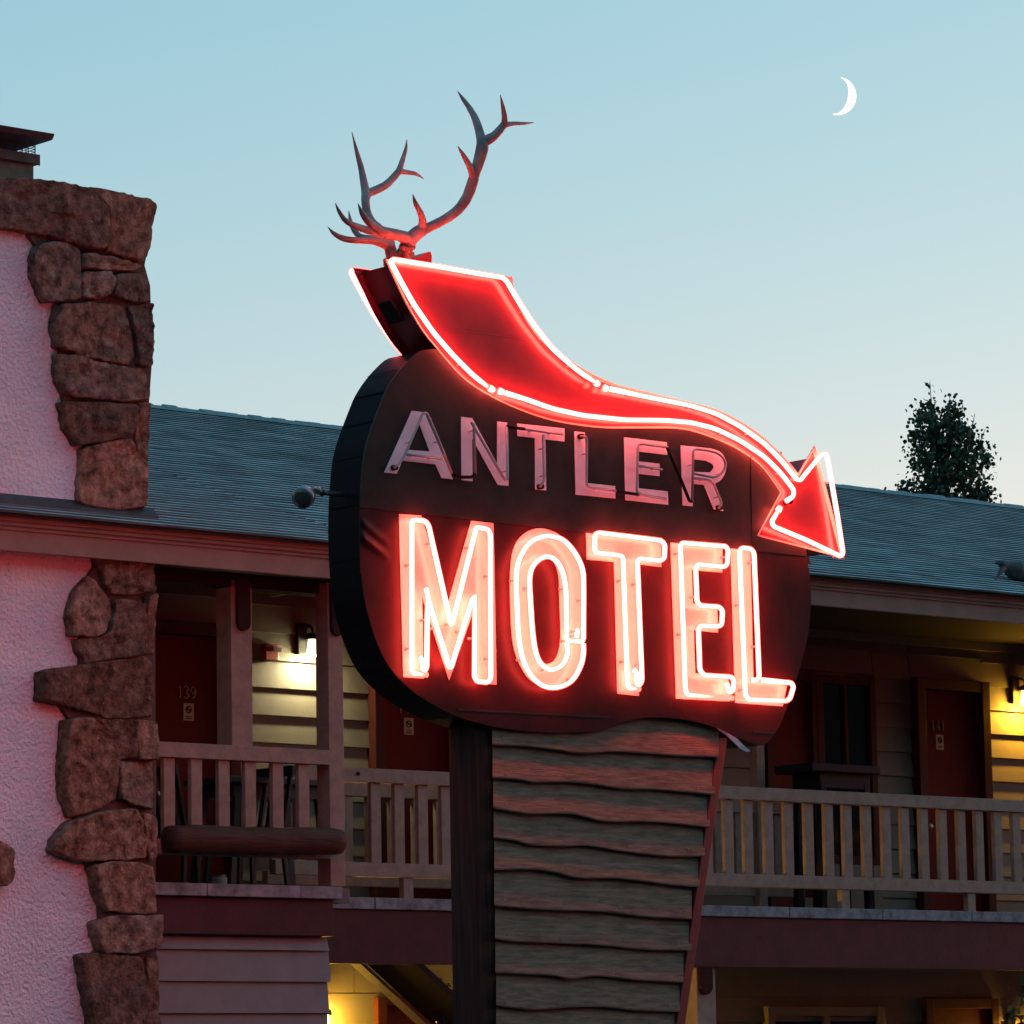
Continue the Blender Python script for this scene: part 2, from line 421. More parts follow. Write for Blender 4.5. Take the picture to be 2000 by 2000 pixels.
L_L2 = letter('L', [(1426, 1071.3), (1465, 1075.5), (1470.9, 1328.5), (1537.6, 1333.8), (1528, 1379.6), (1435.3, 1372.8)], LO, .003, M['letter_cream'])

SUP = {}
def neon(parent, runs, off, r=RT, mt='neon', rad=.035, nm='neon_tube', sup=True, back=0.0, ends=True):
    m = MB(); s = MB()
    for pts in runs:
        q = roundp([p - SN * back for p in P(pts, off)], rad, 4)
        if ends and len(q) > 2:      # tube ends turn back into the housing
            pass
        m.tube(q, r, 8)
        if sup:
            L = sum((q[i + 1] - q[i]).length for i in range(len(q) - 1)); k = max(2, int(L / .45)); acc = 0; nxt = L / (k * 2)
            for i in range(len(q) - 1):
                d = (q[i + 1] - q[i]).length
                while acc + d >= nxt:
                    p = q[i] + (q[i + 1] - q[i]) * ((nxt - acc) / d)
                    s.tube([p - SN * (r * .7), p - SN * (off - .014), p - SN * (off - .012), p - SN * (off - .002)], [.005, .005, .010, .009], 6)
                    nxt += L / k
                acc += d
    o = m.build(nm, M[mt], parent, smooth=True)
    if sup and s.v: each(s, 'tube_support', M['glass'], parent, smooth=True)
    return o
TO = .068
neon(L_M, [[(834, 1318), (806, 1314.6), (804.3, 1300), (804.3, 1018), (811.5, 1015.5), (829.6, 1017.5), (837, 1026), (880, 1218), (883.5, 1218), (930, 1031), (936, 1030.5), (952.6, 1033.8), (957.7, 1044), (958.5, 1325), (952.6, 1332.7), (931.9, 1330.5), (926.7, 1322), (927.5, 1165)],
           [(929.5, 1163), (922, 1172), (881.4, 1303), (877.5, 1303), (838, 1176), (832.5, 1148)],
           [(836.5, 1166), (834.5, 1200), (833.5, 1303), (829, 1311), (824.5, 1303), (826, 1290), (819, 1283)]], TO, rad=.022)
oo = crom([(1139.3, 1248), (1139.6, 1200), (1139.8, 1150), (1137.5, 1112), (1123, 1080), (1101.5, 1056), (1082, 1048.5), (1060, 1048), (1034, 1061), (1015, 1091), (1008.5, 1125), (1010, 1185), (1014, 1250), (1026, 1300), (1052, 1334), (1083, 1343), (1115, 1331), (1133.8, 1301), (1139.4, 1275), (1139, 1257)], 4)
oi = crom([(1107, 1235), (1106, 1180), (1104.5, 1145), (1098, 1115), (1085, 1094), (1067, 1087), (1047, 1098), (1035, 1124), (1036.5, 1180), (1041.5, 1245), (1050, 1285), (1066, 1304.5), (1081, 1307.5), (1098.8, 1298), (1107.5, 1279), (1108, 1266), (1106.5, 1256)], 4)
neon(L_O, [oo, oi, [(1107, 1237), (1107, 1251), (1137, 1253.5), (1139.5, 1246)], [(1126, 1246), (1128, 1228)]], TO, rad=.012)
neon(L_T2, [[(1249, 1346), (1228, 1343.5), (1225.4, 1335), (1216.7, 1088), (1209, 1084.5), (1163, 1079), (1161.6, 1072), (1161.8, 1045), (1168.8, 1040.4), (1291, 1055.5), (1298.8, 1064), (1297.5, 1090), (1290, 1095), (1250, 1091), (1244.8, 1097), (1253.8, 1330), (1247, 1340), (1242.5, 1330), (1243, 1312), (1237, 1308)]], TO, rad=.028)
neon(L_E2, [[(1431, 1363.6), (1343, 1357), (1338.4, 1347), (1328.8, 1066), (1333, 1060.4), (1417, 1067), (1422.2, 1074), (1420.5, 1102), (1413.8, 1107.3), (1364, 1102.3), (1358.6, 1109), (1361.3, 1176), (1368, 1182.6), (1404, 1185.2), (1411, 1192), (1409.8, 1219), (1403, 1223.7), (1369, 1222), (1364, 1229), (1366.7, 1309), (1375, 1318.8), (1428, 1322), (1433.4, 1329), (1431.3, 1350), (1424, 1353), (1421, 1340), (1419, 1334)]], TO, rad=.028)
neon(L_L2, [[(1468, 1328.5), (1478, 1328.5), (1482.8, 1322), (1472.7, 1080), (1467, 1072.3), (1450, 1069.8), (1444, 1076), (1455.8, 1358), (1462.3, 1366.2), (1536, 1369), (1543, 1364), (1550, 1341), (1545, 1333.5), (1487, 1328.3)]], TO, rad=.028)
# unlit grey tubes over the upper word
kw = dict(mt='glass', r=.0085, nm='glass_tube', rad=.03)
UO = .062
neon(L_A, [[(770, 913), (781, 905), (792, 886.5), (826, 807), (834, 807), (853, 851), (883, 925)], [(791, 887), (863, 896)]], UO, **kw)
neon(L_N, [[(928, 927), (925.5, 829), (920, 824), (986, 938), (991.5, 934), (990, 834)]], UO, **kw)
neon(L_T, [[(1023, 838.2), (1099, 848)], [(1061, 849), (1063.2, 938), (1054, 951)]], UO, **kw)
neon(L_L, [[(1134, 852), (1146, 853.5), (1145.6, 951.5), (1203, 958.8)]], UO, **kw)
neon(L_E, [[(1304, 873.5), (1246, 866), (1243.6, 962), (1251.5, 966), (1301, 974.6)], [(1245, 909.5), (1293, 917)]], UO, **kw)
rt = crom([(1360, 877), (1388.7, 881), (1409.4, 891), (1417, 909.4), (1406.8, 927), (1392, 932)], 4)
neon(L_R, [[(1352, 980), (1354, 880)] + rt + [(1355, 925)], [(1355, 934), (1384, 937), (1394, 945), (1410, 984), (1403, 993)]], UO, **kw)
m = MB()
for pts in ([(883, 925), (896, 932), (922, 932), (928, 926)], [(990, 833), (1024, 838)], [(1203, 958.8), (1214, 961.5), (1228, 963), (1246, 966)], [(1303, 874), (1325, 925), (1347, 979), (1352, 979)]):
    m.tube(roundp(P(pts, UO), .02), .0105, 8)
for x, y in ((767, 914), (1052, 951), (1131, 853), (1401, 992), (1440, 1350)):
    if x == 1440: continue
    a = hs(x, y, UP + .003); m.tube([a, a + SN * .035], .017, 10)
each(m, 'black_sleeve', M['black'], sign, smooth=True)

# ---------------- arrow
a_left = crom([(751.8, 507), (774.6, 557.6), (795, 600), (824, 648), (849.6, 680), (873, 708), (899, 736), (932, 761), (976, 785), (1028, 807), (1080, 823), (1140, 833), (1188, 837), (1252, 837), (1317, 837.5), (1358, 845), (1407, 863), (1445, 882), (1484, 911), (1509, 943), (1522, 962)], 3)
a_head = [(1476, 1047), (1647, 1091), (1589.5, 871), (1557, 926)]
a_right = crom([(1540, 905), (1522, 886), (1487, 853), (1445, 824), (1397, 800), (1349, 787), (1252, 764), (1195, 749), (1142, 724), (1095, 692), (1058, 660), (1028, 618), (1003.6, 568), (998.4, 541.6)], 3)
arrow = a_left + a_head + a_right
AO = .014
def inset(poly, d):
    n = len(poly); out = []; area = sum(poly[i][0] * poly[(i + 1) % n][1] - poly[(i + 1) % n][0] * poly[i][1] for i in range(n))
    sg = 1 if area > 0 else -1
    for i in range(n):
        a, p, b = poly[i - 1], poly[i], poly[(i + 1) % n]
        def nn(u, v):
            dx, dy = v[0] - u[0], v[1] - u[1]; l = math.hypot(dx, dy) or 1
            return (-dy / l * sg, dx / l * sg)
        n1, n2 = nn(a, p), nn(p, b); bx_, by_ = n1[0] + n2[0], n1[1] + n2[1]; l = math.hypot(bx_, by_) or 1
        c = max(.35, (n1[0] * bx_ + n1[1] * by_) / l)
        out.append((p[0] + bx_ / l * d / c, p[1] + by_ / l * d / c))
    return out
m = MB(); m.prism(P(arrow, AO - .012), SN * .012); ar = m.build('arrow_panel', M['arrow_edge'], sign)
m = MB(); m.prism(P(inset(arrow, 5.0), AO + .0005), SN * .0025); m.build('arrow_face', M['arrow_red'], ar)
# seam across the shaft
m = MB(); m.bar(hs(842, 638, AO + .0035), hs(1050, 665, AO + .0035), SN, .002, .004); m.build('arrow_seam', M['red_channel'], ar)
ATO = AO + .052
neon(ar, [[(955, 757), (924.7, 733.6), (886, 695), (847, 650), (808, 594), (785, 553), (763, 511), (768, 506.5), (847, 519), (924.7, 533), (981.6, 542), (990, 549), (1010, 584), (1041.6, 633), (1080, 682), (1118.8, 715.5), (1137, 730), (1170, 750.6)],
          [(1179, 757), (1252.5, 773), (1348.8, 792), (1400, 808), (1445, 832), (1493, 866), (1525, 898), (1556, 936), (1563, 938), (1603, 889), (1614, 885), (1619, 911), (1634.5, 1001), (1646.5, 1080), (1642, 1086.5), (1573.5, 1054), (1511, 1028), (1507, 1019), (1523.8, 991.5)],
          [(1535, 979), (1549.5, 969.5), (1550.5, 957), (1525.4, 924), (1493, 892), (1445, 860), (1397, 837), (1348.9, 825), (1300.7, 821), (1220.5, 820), (1140, 811.6), (1080, 798.5), (1028, 780), (982, 766)]], ATO, rad=.05, mt='neon_arrow')
m = MB()
for x, y, x2, y2 in ((955, 757, 965, 763), (984, 767, 974, 763), (1170, 750.6, 1162, 747), (1179, 757, 1188, 760), (1524, 990, 1519, 999)):
    m.tube([hs(x, y, ATO), hs(x2, y2, ATO)], .021, 10)
each(m, 'electrode', M['neon_arrow'], ar, smooth=True)
m = MB(); a = hs(1533, 981, AO + .004); m.tube([a, a + SN * .06], .016, 10); m.build('electrode_housing', M['black'], ar, smooth=True)
# arrow box between the two faces
m = MB(); m.prism(P(inset(arrow, 9), AO - .014), -SN * (TH + 2 * AO - .028)); m.build('arrow_box', M['red_channel'], sign)
# recessed vent on the open end of the shaft
e0 = hs(764, 521, 0); 
def on_end(x, y, frac, lift=.006):
    # a point on the end face of the shaft: left edge swept back
    p = hs(x, y, AO - .014); return p - SN * ((TH + 2 * AO - .028) * frac)
m = MB()
q = [(790, 577, .28), (815, 617, .28), (815, 617, .72), (790, 577, .72)]
pts = [on_end(x - 6, y + 3, f) for x, y, f in q]
nv = (pts[1] - pts[0]).cross(pts[3] - pts[0]).normalized()
if nv.dot(CAM - pts[0]) < 0: nv = -nv
m.prism([p for p in pts], nv * .02); m.build('vent', M['black'], sign)

# ---------------- back face: the same sign read from behind
bo = -TH
bk_arrow = [p - SN * (TH + AO - .012) for p in P(arrow, 0)]
m = MB(); m.prism(bk_arrow, -SN * .012); bar_ = m.build('arrow_panel', M['arrow_red'], sign)
neon(bar_, [[(955, 757), (924.7, 733.6), (886, 695), (847, 650), (808, 594), (785, 553), (763, 511), (768, 506.5), (847, 519), (924.7, 533), (981.6, 542), (990, 549), (1010, 584), (1041.6, 633), (1080, 682), (1118.8, 715.5), (1137, 730), (1252.5, 773), (1348.8, 792), (1400, 808), (1445, 832), (1493, 866), (1525, 898), (1556, 936), (1563, 938), (1603, 889), (1614, 885), (1619, 911), (1634.5, 1001), (1646.5, 1080), (1642, 1086.5), (1573.5, 1054), (1511, 1028), (1507, 1019), (1523.8, 991.5)],
            [(1535, 979), (1550, 969), (1550.5, 957), (1525.4, 924), (1493, 892), (1445, 860), (1397, 837), (1300.7, 821), (1220.5, 820), (1140, 811.6), (1028, 780), (956, 757)]], 0, back=TH + AO + .075, rad=.05, sup=False, mt='neon_back')
# big word on the back, mirrored so that it reads from the other side
S0 = hs(779, 1170, 0); S1 = hs(1535, 1230, 0)
ub0, ub1 = (S0 - SP).dot(SU), (S1 - SP).dot(SU)
def mirror(pts, dz=0.0):
    out = []
    for x, y in pts:
        p = hs(x, y, 0); u = (p - SP).dot(SU); u2 = ub0 + ub1 - u
        z = p.z
        out.append(V((SP.x, SP.y, 0)) + SU * u2 + ZZ * z)
    return out
bl = [([(778.6, 1004), (822, 1007), (874.5, 1178), (919.7, 1017), (963.4, 1022), (969.4, 1337.3), (926.7, 1334), (924.6, 1192), (876.7, 1328.8), (824, 1166), (827, 1325.5), (787, 1322.3)], None),
      (o_out, o_in),
      ([(1144, 1041), (1291.3, 1055), (1291.3, 1107.7), (1242.5, 1101.8), (1247.4, 1359.4), (1205, 1355), (1198.4, 1097.5), (1145.4, 1093)], None),
      ([(1308.8, 1059.8), (1410.6, 1069.5), (1410.6, 1118.4), (1350.5, 1113.6), (1353, 1179), (1400.5, 1186), (1401.7, 1235.6), (1354.6, 1231), (1357.3, 1315), (1422, 1321), (1424.6, 1370), (1319.6, 1364.8)], None),
      ([(1426, 1071.3), (1465, 1075.5), (1470.9, 1328.5), (1537.6, 1333.8), (1528, 1379.6), (1435.3, 1372.8)], None)]
for out, hole in bl:
    m = MB(); m.prism([p - SN * (TH + .001) for p in mirror(out)], -SN * .003, [[p - SN * (TH + .001) for p in mirror(hole)]] if hole else [])
    lt = m.build('painted_letter', M['letter_cream'], sign)
    m = MB(); t_ = MB()
    for lp in ([out, hole] if hole else [out]):
        q = [p - SN * (TH + .065) for p in mirror(inset(lp, 6) if lp is out else lp)]
        q = roundp(q, .03, 3, True) + [q[0]] if not hole else q + [q[0]]
        m.tube(q[:-1], RT, 7)
    m.build('neon_tube', M['neon_back'], lt, smooth=True)

# ---------------- pole and planks
pb = -.052
zg = lambda p: V((p.x, p.y, -.2))
m = MB()
tl = hs(925, 1405, -.05); tr_ = hs(961, 1405, -.05)
tl2 = hs(938, 2000, -.05); tr2 = hs(969, 2000, -.05)
ctr = [(tl + tl2) / 2, (tr_ + tr2) / 2]
pts = []
for k in (0, 1):
    for z in (-.2, tl.z + .3):
        pts.append(V((ctr[k].x, ctr[k].y, z)))
quad = [pts[0], pts[1], pts[3], pts[2]]
m.prism(quad, -SN * .25); m.build('post', M['post_brown'], sign, bevel=.008)
# backing of the plank tower
lineR = lambda y: 1405.5 + (y - 1441) * (1322 - 1405.5) / (2000 - 1441)
yb = 2660
m = MB(); m.prism(P([(955, 1400), (1405, 1405), (lineR(1441) - 3, 1441), (lineR(yb), yb), (985, yb)], pb - .012), -SN * .19); m.build('tower_core', M['post_brown'], sign)
cp = lambda L: [(860 + x * .32091, 1380 + y * .32091) for x, y in L]
PL = [cp(L) for L in (
    [(315, 235), (500, 240), (700, 262), (850, 285), (1050, 275), (1250, 285), (1450, 300), (1695, 310)],
    [(318, 435), (480, 445), (570, 462), (750, 460), (900, 470), (1100, 500), (1300, 505), (1480, 520), (1672, 540)],
    [(322, 620), (440, 640), (560, 655), (800, 655), (1000, 700), (1200, 700), (1400, 710), (1640, 738)],
    [(325, 800), (450, 815), (560, 845), (750, 850), (900, 848), (1100, 880), (1380, 912), (1610, 910)],
    [(328, 995), (550, 990), (700, 1010), (850, 1045), (1050, 1045), (1250, 1065), (1400, 1085), (1580, 1100)],
    [(328, 1210), (450, 1225), (700, 1240), (1000, 1250), (1250, 1280), (1530, 1295)],
    [(333, 1415), (450, 1430), (700, 1440), (1000, 1455), (1250, 1480), (1530, 1485)],
    [(335, 1620), (550, 1630), (700, 1640), (800, 1660), (950, 1640), (1200, 1665), (1480, 1680)],
    [(340, 1820), (450, 1835), (600, 1845), (800, 1830), (1000, 1830), (1200, 1850), (1460, 1860)])]
y0 = 1380 + 2020 * .32091
for k in range(11):
    L = []
    for i in range(9):
        t = i / 8; yy = y0 + k * 57; L.append((969 + t * (lineR(yy) - 969), yy + t * 10 + 4 * sin(5 * t + k * 2.1) + 3 * sin(11 * t + k)))
    PL.append(L)
m = MB()
prev = [(955, 1385), (1410, 1385)]
def lerp_line(L, x):
    if x <= L[0][0]: return L[0][1]
    for a, b in zip(L, L[1:]):
        if x <= b[0]: return a[1] + (b[1] - a[1]) * (x - a[0]) / (b[0] - a[0])
    return L[-1][1]
for k, L in enumerate(PL):
    Ls = crom(L, 6)
    n = len(Ls); vs = []; fs = []
    jit = random.uniform(-.004, .004)
    for x, y in Ls:
        yt = lerp_line(prev, x) - 6
        ripple = .006 * noise.noise(V((x * .02, k * 3.1, 0)))
        vs += [hs(x, yt, pb - .008), hs(x, (yt * .55 + y * .45), pb + .017 + ripple), hs(x, y - 3, pb + .040 + jit + ripple), hs(x, y, pb + .037 + jit + ripple), hs(x, y - .5, pb - .012)]
    for i in range(n - 1):
        for j in range(4):
            fs.append([i * 5 + j, (i + 1) * 5 + j, (i + 1) * 5 + j + 1, i * 5 + j + 1])
    fs.append([0, 1, 2, 3, 4]); e = (n - 1) * 5; fs.append([e + 4, e + 3, e + 2, e + 1, e])
    m.add(vs, fs); prev = Ls
pk = m.build('plank_cladding', M['plank'], sign)
m = MB()
for L in PL[:10]:
    for fx in (.06, .33, .64, .93):
        x = L[0][0] + (L[-1][0] - L[0][0]) * fx; y = lerp_line(L, x) - random.uniform(9, 14); a = hs(x + random.uniform(-5, 5), y, pb + .034)
        m.tube([a - SN * .012, a + SN * .003], .0055, 6)
m.build('nail_heads', M['metal'], pk)
m = MB(); m.prism(P([(1405, 1441), (1421, 1441), (lineR(yb) + 18, yb), (lineR(yb), yb)], pb + .03), -SN * .05); m.build('edge_board', M['trim_red'], sign, bevel=.004)

# ---------------- antlers on top of the sign
cr1 = lambda L: [(600 + x * .25880, 150 + y * .25880, r * .00091, o) for x, y, r, o in L]
def antler(name, chains, mt):
    m = MB()
    for L in chains:
        L = crom(cr1(L), 5)
        pts = [hs(x, y, o) for x, y, r, o in L]; rs = [max(.0015, r) * (1 + .06 * noise.noise(p * 40)) for p, (x, y, r, o) in zip(pts, L)]
        m.tube(pts, rs, 12)
    return m.build(name, mt, sign, smooth=True)
antler('antler', [
    [(755, 1275, 50, -.10), (768, 1235, 52, -.10), (800, 1205, 48, -.09), (850, 1165, 44, -.07), (920, 1135, 33, -.04), (1030, 1080, 32, 0), (1130, 1010, 34, .05), (1200, 920, 36, .09), (1240, 820, 36, .12), (1265, 730, 35, .15), (1300, 620, 40, .18), (1322, 520, 42, .2), (1308, 445, 32, .18), (1270, 320, 25, .14), (1220, 230, 19, .10), (1170, 160, 12, .07), (1135, 108, 2, .05)],
    [(1312, 560, 34, .19), (1335, 495, 34, .2), (1372, 470, 34, .22), (1408, 448, 30, .24), (1452, 402, 27, .26), (1497, 345, 24, .28)],
    [(1490, 360, 22, .28), (1488, 295, 19, .30), (1475, 220, 13, .32), (1457, 135, 2, .34)],
    [(1480, 365, 22, .27), (1560, 352, 14, .24), (1630, 352, 11, .21), (1710, 345, 2, .19)],
    [(1262, 790, 30, .13), (1232, 690, 22, .17), (1195, 620, 18, .2), (1165, 570, 12, .22), (1135, 522, 2, .23)],
    [(868, 1150, 34, -.06), (870, 1080, 25, -.02), (848, 1015, 20, .02), (815, 950, 15, .05), (797, 886, 2, .07)],
    [(770, 1225, 44, -.10), (700, 1200, 38, -.07), (620, 1178, 34, -.02), (550, 1158, 32, .03), (480, 1110, 26, .09), (420, 1040, 19, .13), (383, 955, 2, .15)],
    [(700, 1200, 32, -.09), (600, 1195, 29, -.11), (480, 1165, 26, -.10), (370, 1128, 22, -.08), (290, 1085, 17, -.05), (240, 1015, 12, -.03), (212, 953, 2, -.01)]], M['antler'])
antler('antler', [
    [(628, 1300, 40, -.24), (612, 1255, 44, -.26), (590, 1210, 40, -.29), (545, 1150, 33, -.34), (490, 1100, 30, -.4), (455, 1030, 28, -.46), (440, 950, 28, -.5), (440, 870, 29, -.54), (425, 780, 25, -.56), (405, 680, 20, -.58), (375, 570, 14, -.58), (337, 416, 2, -.57)],
    [(440, 945, 24, -.51), (458, 882, 28, -.55), (505, 860, 28, -.57), (590, 818, 27, -.58), (655, 755, 25, -.58), (700, 700, 23, -.58)],
    [(695, 705, 22, -.58), (722, 620, 17, -.58), (745, 540, 11, -.57), (751, 473, 2, -.56)],
    [(690, 712, 22, -.58), (760, 722, 16, -.6), (820, 733, 12, -.61), (880, 770, 2, -.62)],
    [(600, 1270, 34, -.25), (550, 1250, 31, -.24), (490, 1235, 27, -.22), (380, 1235, 22, -.19), (280, 1222, 20, -.16), (205, 1185, 14, -.14), (156, 1133, 2, -.12)],
    [(560, 1245, 28, -.25), (480, 1225, 25, -.29), (400, 1205, 20, -.32), (350, 1150, 18, -.35), (325, 1080, 12, -.37), (314, 1010, 2, -.38)]], M['antler'])
m = MB()
for ch in ([(760, 1275, 46, -.10), (755, 1310, 40, -.10), (752, 1350, 30, -.10), (752, 1400, 26, -.10)], [(630, 1300, 42, -.24), (632, 1340, 38, -.23), (640, 1400, 34, -.22)],
           [(690, 1340, 44, -.16), (740, 1345, 40, -.15), (800, 1345, 22, -.14)], [(620, 1370, 50, -.22), (690, 1370, 50, -.18), (780, 1380, 40, -.12)], [(612, 1390, 40, -.2), (600, 1430, 26, -.2)]):
    L = crom(cr1(ch), 5); pts = [hs(x, y, o) for x, y, r, o in L]
    m.tube(pts, [r * (1 + .25 * noise.noise(p * 35)) for p, (x, y, r, o) in zip(pts, L)], 12)
L = cr1([(705, 1282, 0, -.10)] + []); 
for i in range(14):   # burr ring
    q = i * 2 * pi / 14; x, y, r, o = cr1([(757 + 52 * cos(q), 1285 + 10 * sin(q), 10 + 4 * (i % 3), -.10 + .04 * sin(q))])[0]
    m.ball(hs(x, y, o), r, 6, 4)
m.build('antler_mount', M['skull'], sign, smooth=True)
m = MB()
q = [hs(x, y, -.16) for x, y in ((808, 511), (812, 503), (838, 491.5), (842, 492.5), (843.5, 500), (843, 520))]
m.prism(q, -SN * .12); m.build('mount_bracket', M['red_channel'], sign)

# ---------------- floodlight on the edge of the sign
m = MB(); fl = hs(594, 970, -.12); ax = (V((-.35, -.85, -.35))).normalized()
m.tube([fl - ax * .10, fl - ax * .07, fl - ax * .01, fl + ax * .03], [.022, .045, .064, .066], 20)
fd = m.build('floodlight', M['metal'], sign, smooth=True)
m = MB(); m.tube([fl + ax * .028, fl + ax * .036, fl + ax * .044], [.059, .054, .02], 20); m.build('lens', M['lens'], fd, smooth=True)
m = MB(); m.tube(roundp([fl - ax * .09, hs(614, 953, -.10), hs(628, 962, -.14), hs(668, 966, -.15)], .03), .016, 8); m.tube([hs(618, 956, -.11), hs(630, 963, -.14)], .022, 8); m.build('lamp_arm', M['metal'], fd, smooth=True)

# ================================================================== THE MOTEL BUILDING
motel = empty('motel_building', W(3, -3, 0))
tag(motel, 'two storey motel with shingled roof, taupe balcony railings, stone and stucco chimney wall', 'building')
DK = 3.23; S_L, S_J, S_R = -9.0, -.95, 16.0        # left end, jog of the left bay, right end
DW = -2.0

# ---- roof made of real shingle courses
m = MB(); tints = []
def course_rows(s0, s1, d_e, z_e, d_r, z_r, name):
    m = MB(); tint = []
    Lr = math.hypot(d_e - d_r, z_r - z_e); n = int(Lr / .135); ns = int((s1 - s0) / .30)
    sl = V((d_r - d_e, z_r - z_e)) / Lr; nr = V((-sl.y, sl.x)) if False else V((sl[1], -sl[0]))
    nrm = V((-(z_r - z_e), (d_r - d_e))) ; nrm = V((abs(z_r - z_e), abs(d_e - d_r))) / Lr
    for i in range(n):
        a = i * Lr / n; b = (i + 1) * Lr / n + .02
        vs = []
        ph = random.uniform(0, 10)
        for k in range(ns + 1):
            s = s0 + (s1 - s0) * k / ns
            j = .005 * noise.noise(V((s * .6, i * .37, 1.3))) + .004 * random.uniform(-1, 1)
            lift = .016 + .003 * noise.noise(V((s * 1.1, i * .9, 5)))
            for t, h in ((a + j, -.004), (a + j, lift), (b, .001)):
                dd = d_e + sl[0] * t + nrm[0] * h; zz = z_e + sl[1] * t + nrm[1] * h
                vs.append(W(s, dd, zz))
        fs = []
        for k in range(ns):
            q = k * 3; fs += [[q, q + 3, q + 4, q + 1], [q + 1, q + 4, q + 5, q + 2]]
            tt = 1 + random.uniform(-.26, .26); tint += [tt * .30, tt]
        m.add(vs, fs)
    # body of the roof
    nf = len(m.f)
    m.prism([W(s0, d_e - .03, z_e - .004), W(s1, d_e - .03, z_e - .004), W(s1, d_r, z_r - .012), W(s0, d_r, z_r - .012)], -ZZ * .022)
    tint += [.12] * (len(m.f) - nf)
    m.prism([W(s0, d_r, z_r + .02), W(s1, d_r, z_r + .02), W(s1, d_r - 6.2, z_e), W(s0, d_r - 6.2, z_e)], -ZZ * .1)
    # ridge cap shingles
    x = s0
    while x < s1:
        l = .16; h = .035 + random.uniform(-.006, .012)
        m.prism([W(x, d_r + .16, z_r - .035), W(x, d_r, z_r + h), W(x, d_r - .16, z_r - .035)], U * l)
        x += .15
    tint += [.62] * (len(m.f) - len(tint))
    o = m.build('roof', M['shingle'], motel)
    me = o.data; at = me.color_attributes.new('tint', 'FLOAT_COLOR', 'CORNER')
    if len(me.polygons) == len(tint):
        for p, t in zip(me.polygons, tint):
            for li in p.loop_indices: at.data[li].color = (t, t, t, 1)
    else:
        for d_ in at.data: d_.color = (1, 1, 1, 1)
    return o
RD, RZ = -5.8, 8.28
course_rows(S_J, S_R, .45, 6.18, RD, RZ, 'r')
course_rows(S_L, S_J, 1.75, 5.845, RD, RZ, 'l')

# ---- fascia with gutter moulding, soffit
m = MB()
m.bx(S_J, S_R, .26, .30, 5.93, 6.20); m.bx(S_L, S_J, 1.56, 1.60, 5.585, 5.862)
m.bx(S_J - .04, S_J, .30, 1.56, 5.60, 5.81)
fas = each(m, 'fascia', M['fascia'], motel, bevel=.006)[0]
m = MB()
for s0, s1, d, z in ((S_J, S_R, .30, 6.075), (S_L, S_J, 1.60, 5.738)):
    prof = [(0, 0), (.018, .0), (.022, .02), (.045, .028), (.05, .05), (.075, .058), (.075, .085), (0, .085)]
    m.prism([W(s0, d + a, z + b) for a, b in prof], U * (s1 - s0))
each(m, 'gutter', M['fascia'], fas)
m = MB()
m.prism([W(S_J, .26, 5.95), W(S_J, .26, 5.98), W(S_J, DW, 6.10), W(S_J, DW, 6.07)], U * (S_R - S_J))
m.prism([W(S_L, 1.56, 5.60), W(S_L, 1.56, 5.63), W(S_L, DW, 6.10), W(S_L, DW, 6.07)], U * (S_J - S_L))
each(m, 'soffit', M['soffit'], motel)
m = MB(); m.bx(S_L, S_R, DW, DW + .05, 5.99, 6.065); m.build('frieze_board', M['siding'], motel)
# header beam hanging under the soffit edge
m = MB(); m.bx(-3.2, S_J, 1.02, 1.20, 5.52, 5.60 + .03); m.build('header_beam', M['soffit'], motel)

# ---- lap siding
def siding(spans, zs, d, mt, name='siding', expo=.24, z_top=None):
    out = []
    for s0, s1 in spans:
        m = MB(); z = zs[0]
        while z < zs[1] - .02:
            zt = min(z + expo + .03, zs[1])
            j = random.uniform(-.012, .012); j2 = random.uniform(-.012, .012)
            n = max(2, int((s1 - s0) / .5)); vs = []; fs = []
            for k in range(n + 1):
                s = s0 + j + (s1 + j2 - s0 - j) * k / n
                w = .004 * noise.noise(V((s, z * 3, 2)))
                vs += [W(s, d - .01, z), W(s, d + .036 + w, z), W(s, d + .002 + w, zt), W(s, d - .01, zt)]
            for k in range(n):
                q = k * 4
                for a in range(4): fs.append([q + a, q + 4 + a, q + 4 + (a + 1) % 4, q + (a + 1) % 4])
            fs += [[0, 1, 2, 3], [n * 4 + 3, n * 4 + 2, n * 4 + 1, n * 4]]
            m.add(vs, fs); z += expo
        out.append(m.build(name, mt, motel))
    return out
sx = lambda x, y=1500, d=DW: hit(x, y, d)[0]
sz = lambda x, y, d=DW: hit(x, y, d)[1]
dm0, dm1 = sx(716, 1400), sx(716, 1400) + 1.04           # middle door
dr0, dr1 = sx(1776, 1400), sx(1917, 1400)                # right door
dl1 = sx(452, 1300); dl0 = dl1 - 1.04                    # left door 139
dq0, dq1 = sx(1487, 1400), sx(1586, 1400)
wq0, wq1 = sx(1588, 1400), sx(1703, 1400)
DT = 5.66
up = siding([(S_L, dl0), (dl1, dm0), (dm1, dq0), (wq1, dr0), (dr1, S_R)], (DK + .0, 5.99), DW, M['siding'])
siding([(dl0, dl1), (dm0, dm1), (dq0, wq1), (dr0, dr1)], (DT, 5.99), DW, M['siding'], expo=.24)
m = MB(); m.bx(S_L, S_R, DW - .2, DW - .012, 0, 6.1); m.bx(S_R - .1, S_R, -11, DW - .2, 0, 6.1); m.bx(S_L, S_R, -11.2, -11, 0, 6.1)
each(m, 'wall', M['siding'], motel)

